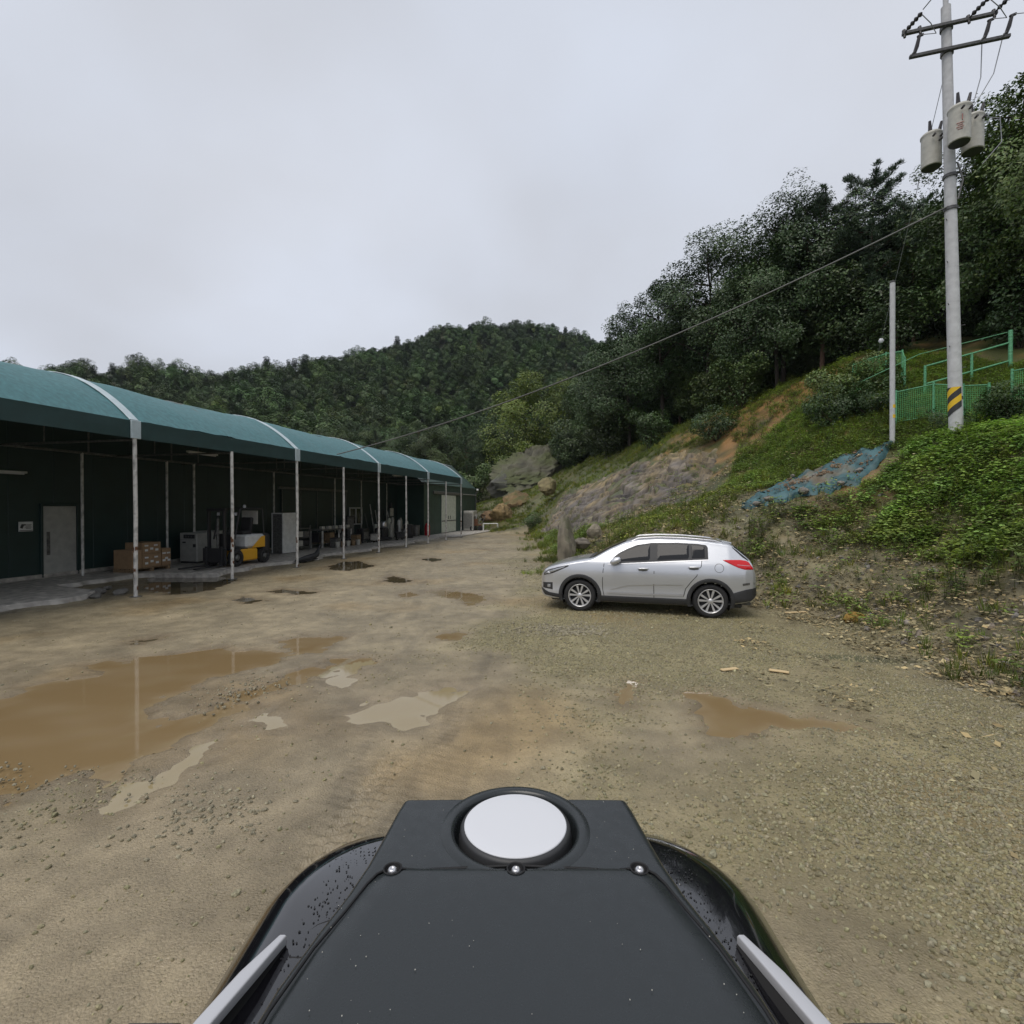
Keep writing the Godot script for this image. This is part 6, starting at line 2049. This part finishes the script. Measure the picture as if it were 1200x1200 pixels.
func survey_car() -> void:
	var t := thing("survey_car", "glossy black car roof with silver roof rails at the bottom of the picture", "car")
	var lv := [[1.46, .20, .90, -.9, .15, .1], [1.455, .36, 1.12, -1.0, .18, .1], [1.447, .44, 1.235, -1.05, .19, .12], [1.432, .485, 1.28, -1.1, .20, .15], [1.405, .52, 1.30, -1.15, .21, .2], [1.36, .545, 1.312, -1.2, .22, .2], [1.30, .575, 1.325, -1.3, .23, .25], [1.24, .60, 1.34, -1.4, .24, .25], [1.08, .67, 1.385, -1.65, .25, .25], [.98, .73, 1.42, -1.8, .25, .25]]
	var b := MB.new()
	var rows := []
	for l in lv: rows.append(plan_ring(l[0], l[1], l[2], l[3], l[4], l[5]))
	b.grid(rows, true, Vector3(0, .9, 0))
	b.fan(rows[0], Vector3.UP)
	put("roof", b, M.black_gloss, t)
	b = MB.new()
	rows = []
	for l in [[.98, .745, 1.44, -1.85, .26, .25], [.95, .78, 1.47, -2.4, .26, .4], [.90, .82, 1.50, -2.75, .26, .4], [.7, .86, 1.52, -2.95, .24, .4], [.45, .86, 1.55, -3.0, .22, .4], [.25, .82, 1.5, -2.95, .2, .4]]:
		rows.append(plan_ring(l[0], l[1], l[2], l[3], l[4], l[5]))
	b.grid(rows, true, Vector3(0, .6, 0))
	b.fan(rows[0], Vector3.UP)
	b.fan(rows[-1], Vector3.DOWN)
	put("body", b, M.black_gloss, t)
	for s in [-1.0, 1.0]:
		for d in [.62, -2.0]:
			turned_part(t, "wheel", [Vector2(.001, -.1), Vector2(.29, -.11), Vector2(.32, -.06), Vector2(.32, .06), Vector2(.29, .11), Vector2(.001, .09)], W(.76 * s, .32, d), "black_rubber", Basis(Vector3.BACK, -PI / 2 * s), 28)
		# roof rail: a flat silver bar on a dark foot
		var bar := []
		var foot := []
		for k in 21:
			var f := k / 20.0
			var d := lerpf(.925, -.75, f)
			var x: float = s * (.418 + minf((.925 - d) * .24, .062))
			var y := 1.450 + .036 * smoothstep(-.12, .10, f) * smoothstep(1.0, .84, f)
			var hw := lerpf(.008, .0145, smoothstep(0, .06, f))
			bar.append(PackedVector3Array([W(x - hw, y - .016, d), W(x - hw, y - .003, d), W(x - hw + .004, y, d), W(x + hw - .004, y, d), W(x + hw, y - .003, d), W(x + hw, y - .016, d)]))
			foot.append(PackedVector3Array([W(x - hw * 1.5 - .012, 1.42, d), W(x - hw * .8, y - .014, d), W(x + hw * .8, y - .014, d), W(x + hw * 1.2, 1.40, d)]))
		var rb := MB.new()
		rb.grid(bar)
		rb.fan(bar[0], Vector3.FORWARD)
		var rail := put("roof_rail", rb, M.rail_silver, t)
		var fb := MB.new()
		fb.grid(foot)
		put("rail_foot", fb, M.black_rubber, rail)
		# joints of the tail door, seen on the roof
		var gap := MB.new()
		gap.tube([W(s * .26, 1.4585, .99), W(s * .33, 1.4555, .985), W(s * .37, 1.452, .968), W(s * .385, 1.450, .95)], .0024, 5)
		gap.tube([W(s * .28, 1.457, .895), W(s * .36, 1.4535, .895), W(s * .395, 1.450, .90)], .0024, 5)
		put("panel_gap", gap, M.seam, t)
		var gut := MB.new()
		gut.tube([W(s * .487, 1.4315, .86), W(s * .487, 1.4315, .4), W(s * .487, 1.4315, -.7)], .005, 5)
		put("drip_moulding", gut, M.black_rubber, t)
	# rain drops standing on the paint
	rng.seed = 90
	for s in [-1.0, 1.0]:
		var db := MB.new()
		for k in 320:
			var d := rng.randf_range(.75, 1.2)
			var x := rng.randf_range(.27, .41)
			var y := 1.4572 - pow(maxf(x - .30, 0) / .14, 2) * .0085 - maxf(0, d - .95) * .02
			var r := rng.randf_range(.0007, .0022)
			db.lathe([Vector2(.0001, r * .5), Vector2(r * .6, r * .42), Vector2(r, 0), Vector2(r * .9, -r * .4)], W(x * s, y, d), Basis(), 7)
		put("rain_drops", db, M.dark_glass, t).set_meta("kind", "stuff")
	kit(t, "cross_bar", W(0, 1.468, .712), Vector3(1.02, .035, .07), "black_plastic", .015)
	for s in [-1.0, 1.0]:
		kit(t, "cross_bar_clamp", W(s * .53, 1.462, .712), Vector3(.1, .06, .10), "black_plastic", .02)

func rig_row(y: float, w: float, d: float, r: float, flare: float, foot: float) -> PackedVector3Array:
	var p := PackedVector3Array()
	for s in [-1.0, 1.0]:
		var seq := []
		seq.append(Vector2(w + flare, foot))
		seq.append(Vector2(w + flare * .7, lerpf(foot, y, .25)))
		seq.append(Vector2(w + flare * .25, lerpf(foot, y, .6)))
		for k in 6:
			var g := PI * .5 * k / 5.0
			seq.append(Vector2(w - r + cos(g) * r, y - r + sin(g) * r))
		for k in range(1, 46): seq.append(Vector2((w - r) * (1.0 - k / 45.5), y + .002 * k / 45.5))
		if s > 0: seq.reverse()
		for q in seq: p.append(W(q.x * s, q.y, d))
	return p

func camera_rig() -> void:
	var t := thing("camera_rig", "black plastic equipment cover with a white antenna disc, mounted on the car roof", "camera rig", Transform3D(Basis(), Vector3(.006, 0, 0)))
	var y := 1.69
	var rows := []
	var sec := []
	for a in [[.992, .205, -.045], [.990, .212, -.022], [.984, .217, -.008], [.972, .221, 0.0], [.94, .226, 0], [.88, .232, 0], [.80, .241, 0], [.74, .254, -.002], [.68, .272, -.004], [.60, .292, -.006], [.5, .305, -.008], [.2, .32, -.008], [-.5, .33, -.008], [-.75, .33, -.02]]:
		sec.append(a)
	for k in sec.size():
		var a: Array = sec[k]
		var steps := 1 if k == sec.size() - 1 or a[0] > .985 or a[0] < .7 else 12
		for q in steps:
			var nx: Array = sec[mini(k + 1, sec.size() - 1)]
			var f := float(q) / steps
			rows.append(rig_row(y + lerpf(a[2], nx[2], f), lerpf(a[1], nx[1], f) - .006, lerpf(a[0], nx[0], f), .014, .018 + maxf(0, .8 - lerpf(a[0], nx[0], f)) * .05, 1.53))
	var b := MB.new()
	var R := .112
	b.grid(rows, false, Vector3(0, 1.55, 0), null, func(p: Vector3) -> bool: return p.y > 1.66 and Vector2(p.x, -p.z - .889).length() < R + .003)
	b.fan(rows[0], Vector3.FORWARD)
	put("shell", b, M.black_plastic, t)
	rod(t, "mast", [W(0, 1.68, .02), W(0, 2.10, .0)], .03, "black_trim", 14)
	# round well with the antenna disc
	var c := W(0, y, .889)
	b = MB.new()
	b.lathe([Vector2(R + .017, .0012), Vector2(R + .010, .0040), Vector2(R + .002, .0045), Vector2(R - .004, .002), Vector2(R - .007, -.006), Vector2(R - .008, -.03), Vector2(.08, -.032)], c, Basis(), 64)
	put("antenna_well", b, M.black_plastic, t)
	b = MB.new()
	b.lathe([Vector2(.099, -.031), Vector2(.0985, -.012), Vector2(.096, -.006), Vector2(.096, .001), Vector2(.0935, .005), Vector2(.089, .0065), Vector2(.08, .006)], c, Basis(), 64)
	var an := put("antenna_base", b, M.black_trim, t)
	b = MB.new()
	b.lathe([Vector2(.089, .003), Vector2(.0892, .0070), Vector2(.0875, .0088), Vector2(.06, .0096), Vector2(.02, .010), Vector2(.0, .010)], c, Basis(), 64)
	put("antenna_disc", b, M.matte_white, an)
	# lid: a slightly raised panel with a rounded front edge
	rows = []
	var lt := [[.785, .150, -.004], [.783, .185, .001], [.778, .2, .004], [.77, .209, .006], [.75, .218, .007], [.70, .233, .006], [.64, .254, .004], [.56, .272, .002], [.46, .283, .002], [.1, .296, .003], [-.5, .3, .003]]
	for a in lt:
		var r := PackedVector3Array()
		for k in 25:
			var f := (k / 24.0) * 2.0 - 1.0
			var e := 0.0
			if absf(f) > .97: e = .007
			r.append(W(f * a[1], y + a[2] - e - (.004 if absf(f) > .9 else 0.0) * 0.0 + .002, a[0]))
		rows.append(r)
	b = MB.new()
	b.grid(rows, false, null, null, func(p: Vector3) -> bool:
		for q in [-.188, 0.0, .188]:
			if absf(p.x - q) < .010 and -p.z > .768: return true
		return false)
	var lid := put("lid", b, M.black_plastic, t)
	var gp := MB.new()
	for s in [-1.0, 1.0]:
		var path := [W(0, y + .0035, .789)]
		for a in lt: path.append(W(s * (a[1] + .003), y + minf(a[2], 0.0) + .0018, a[0] + .002))
		gp.tube(path, .0022, 5)
	put("lid_gap", gp, M.seam, lid)
	# grit and dried splashes on the cover
	rng.seed = 77
	b = MB.new()
	for k in 110:
		var gd := rng.randf_range(.5, .97)
		var gx := rng.randf_range(-.2, .2) * (1.0 if gd > .78 else 1.25)
		if Vector2(gx, gd - .889).length() < .135: continue
		var gr := rng.randf_range(.0003, .0008)
		b.lathe([Vector2(.0, gr * .6), Vector2(gr, 0.0), Vector2(gr, -gr)], W(gx, y + (.0075 if gd < .77 else .001), gd), Basis(), 5)
	put("grit", b, M.can_grey, t).set_meta("kind", "stuff")
	for q in [-.188, 0.0, .188]:
		b = MB.new()
		b.lathe([Vector2(.0145, .0095), Vector2(.013, .0105), Vector2(.0115, .009), Vector2(.011, .002), Vector2(.001, .002)], W(q, y, .775), Basis(), 20)
		var pocket := put("screw_pocket", b, M.seam, t)
		b = MB.new()
		b.lathe([Vector2(.0072, .002), Vector2(.0072, .008), Vector2(.0055, .0108), Vector2(.003, .0115), Vector2(.0028, .009), Vector2(.001, .009)], W(q, y, .773), Basis(), 16)
		put("screw", b, M.silver_trim, pocket)

# ---------------------------------------------------------------- everything, in order
func sky_picture() -> ImageTexture:
	var f := FastNoiseLite.new()
	f.seed = 7
	f.frequency = 1.0
	f.fractal_octaves = 5
	var g := FastNoiseLite.new()
	g.seed = 17
	g.frequency = .5
	g.fractal_octaves = 3
	var im := Image.create(768, 384, false, Image.FORMAT_RGBF)
	for j in 384:
		var el := PI * (.5 - (j + .5) / 384.0)
		for i in 768:
			var az := TAU * (i + .5) / 768.0
			var p := Vector3(cos(el) * cos(az), sin(el), cos(el) * sin(az))
			var q := Vector3(p.x, 0, p.z) / (absf(p.y) + .32) * 1.3
			var a := f.get_noise_3d(q.x, q.y, q.z)
			var b := g.get_noise_3d(q.x * 1.2, q.y, q.z)
			var l := .52 + a * .062 + b * .075
			im.set_pixel(i, j, Color(l * (.935 - a * .02), l * (.985), l * (1.10 + a * .03)))
	return ImageTexture.create_from_image(im)

func _ready() -> void:
	var cam := Camera3D.new()
	cam.name = "camera"
	cam.position = Vector3(0, 2.25, 0)
	cam.rotation_degrees = Vector3(-.573, 0, 0)
	cam.fov = 90
	cam.near = .05
	cam.far = 6000
	add_child(cam)
	cam.current = true
	var we := WorldEnvironment.new()
	we.name = "world"
	var env := Environment.new()
	env.background_mode = Environment.BG_SKY
	var pm := PanoramaSkyMaterial.new()
	pm.panorama = sky_picture()
	var sky := Sky.new()
	sky.sky_material = pm
	env.sky = sky
	env.tonemap_mode = Environment.TONE_MAPPER_LINEAR
	env.tonemap_exposure = 1.3
	env.fog_enabled = true
	env.fog_density = .00014
	env.fog_light_color = Color(.80, .83, .88)
	env.sdfgi_enabled = true
	env.ssao_enabled = true
	env.ssil_enabled = true
	we.environment = env
	add_child(we)
	var sun := DirectionalLight3D.new()
	sun.name = "sun"
	sun.light_energy = .5
	sun.light_color = Color(1, .97, .93)
	sun.light_angular_distance = 40
	sun.shadow_enabled = true
	sun.rotation_degrees = Vector3(-62, -35, 0)
	add_child(sun)

	nz.seed = 4; nz.frequency = .02; nz.fractal_octaves = 3; nz.noise_type = FastNoiseLite.TYPE_SIMPLEX_SMOOTH
	nf.seed = 14; nf.frequency = .02; nf.fractal_octaves = 2; nf.noise_type = FastNoiseLite.TYPE_SIMPLEX_SMOOTH
	nr.seed = 24; nr.frequency = .02; nr.fractal_octaves = 3; nr.fractal_type = FastNoiseLite.FRACTAL_RIDGED; nr.noise_type = FastNoiseLite.TYPE_SIMPLEX_SMOOTH
	materials()
	mat("rail_silver", Color(.52, .53, .56), .45, .25)
	var ms0 := Time.get_ticks_msec()

	pool("puddle", .05, "muddy_water", [-5.98, 5.6, -6.21, 6.34, -5.73, 6.78, -5.65, 7.03, -6.18, 7.34, -5.69, 7.58, -5.06, 7.99, -4.73, 8.23, -4.07, 8.13, -3.34, 7.85, -3.59, 7.18, -3.96, 6.78, -4.08, 6.19, -4.01, 5.53, -3.74, 5.27, -3.41, 5.53, -3.3, 6.19, -3.12, 6.68, -2.9, 7.26, -2.49, 7.67, -2.01, 7.67, -2.18, 7.26, -2.41, 6.72, -2.91, 6.46, -3.01, 6.03, -3.02, 5.49, -3.12, 5.0, -3.34, 4.89, -3.42, 4.56, -3.3, 4.19, -3.64, 4.3, -3.87, 4.01, -4.4, 3.7, -5.4, 4.2], "large muddy puddle in the left of the yard")
	pool("puddle", .05, "muddy_water", [-3.97, 8.6, -3.75, 9.0, -2.93, 9.0, -2.88, 8.65, -3.06, 7.99, -3.29, 7.89], "muddy puddle just beyond the large one")
	pool("puddle", .04, "milky_water", [-3.16, 3.81, -3.16, 4.12, -3.07, 4.46, -2.95, 5.02, -2.69, 4.64, -2.77, 4.23, -2.79, 3.92, -2.93, 3.72], "long pale milky puddle below the large muddy one")
	pool("puddle", .04, "milky_water", [-2.84, 5.49, -2.67, 5.72, -2.35, 5.53, -2.24, 5.17, -2.54, 5.08], "small pale puddle between the large puddle and the milky one")
	pool("puddle", .045, "milky_water", [-2.46, 6.55, -2.45, 7.18, -2.14, 7.34, -2.01, 6.72, -2.1, 6.31, -2.31, 6.31], "small pale puddle at the right tip of the large muddy one")
	pool("puddle", .045, "milky_water", [-1.89, 5.53, -1.66, 5.84, -1.24, 6.19, -.75, 6.46, -.55, 6.31, -.78, 5.84, -.84, 5.6, -.89, 5.31, -1.05, 5.23, -1.34, 5.38, -1.59, 5.31], "pale milky puddle in the middle of the yard")
	pool("puddle", .04, "muddy_water", [1.22, 6.11, 1.55, 6.65, 1.74, 6.65, 1.52, 6.31, 1.37, 5.77, 1.19, 5.72], "small brown puddle in the gravel ahead of the survey car")
	pool("puddle", .045, "muddy_water", [2.05, 6.22, 2.44, 6.22, 2.59, 5.97, 2.74, 5.67, 3.06, 5.56, 3.56, 5.34, 3.56, 5.23, 3.13, 5.21, 2.79, 5.23, 2.37, 5.08, 2.01, 5.04, 1.94, 5.23, 2.1, 5.6, 2.14, 5.97], "brown puddle in the gravel on the right")
	pool("puddle", .05, "muddy_water", [-2.23, 13.64, -1.88, 14.06, -.66, 13.11, -.68, 12.05, -.99, 11.84, -1.25, 12.5, -1.84, 12.98], "brown puddle left of the silver car")
	pool("puddle", .045, "dark_water", [-4.0, 15.7, -3.94, 16.88, -2.96, 15.7, -3.29, 15.17], "dark puddle in the middle distance of the yard")
	pool("puddle", .045, "muddy_water", [-2.98, 13.24, -2.73, 13.64, -2.4, 13.11, -2.68, 12.86], "small puddle beside the brown one")
	pool("puddle", .045, "muddy_water", [-1.3, 8.94, -1.22, 9.18, -.92, 9.18, -.9, 8.71, -1.2, 8.71], "small square puddle in the middle of the yard")
	pool("puddle", .05, "dark_water", [-7.01, 19.57, -7.03, 21.09, -6.43, 21.43, -5.22, 19.57, -5.78, 18.24, -6.39, 18.24], "dark puddle before the awning posts")
	pool("puddle", .04, "dark_water", [-6.64, 13.64, -6.33, 14.06, -5.05, 13.64, -5.46, 13.11], "thin dark puddle before the second post")
	pool("puddle", .045, "dark_water", [-6.81, 12.39, -6.81, 12.98, -5.99, 12.39, -6.17, 11.95], "dark puddle right of the first post")
	pool("puddle", .04, "dark_water", [-6.49, 8.65, -6.07, 8.88, -5.99, 8.65, -6.19, 8.44], "small puddle beyond the large muddy one")
	pool("puddle", .05, "dark_water", [-9.87, 13.78, -11.66, 16.46, -10.83, 16.88, -9.27, 16.46, -8.5, 15.7, -8.2, 14.06, -8.63, 13.11], "dark standing water under the awning between the first two posts")
	pool("puddle", .04, "dark_water", [-4.06, 22.13, -3.62, 22.88, -2.95, 22.13, -3.23, 21.09], "far small puddle in the yard")

	land()
	hills()
	print("land ", Time.get_ticks_msec() - ms0)
	shed()
	awning()
	apron()
	rocks()
	wood()
	print("wood ", Time.get_ticks_msec() - ms0)
	yard_goods()
	fences()
	poles()
	silver_car()
	survey_car()
	camera_rig()
	tarpaulin()
	sticks()
	scatter()
	print("all ", Time.get_ticks_msec() - ms0)
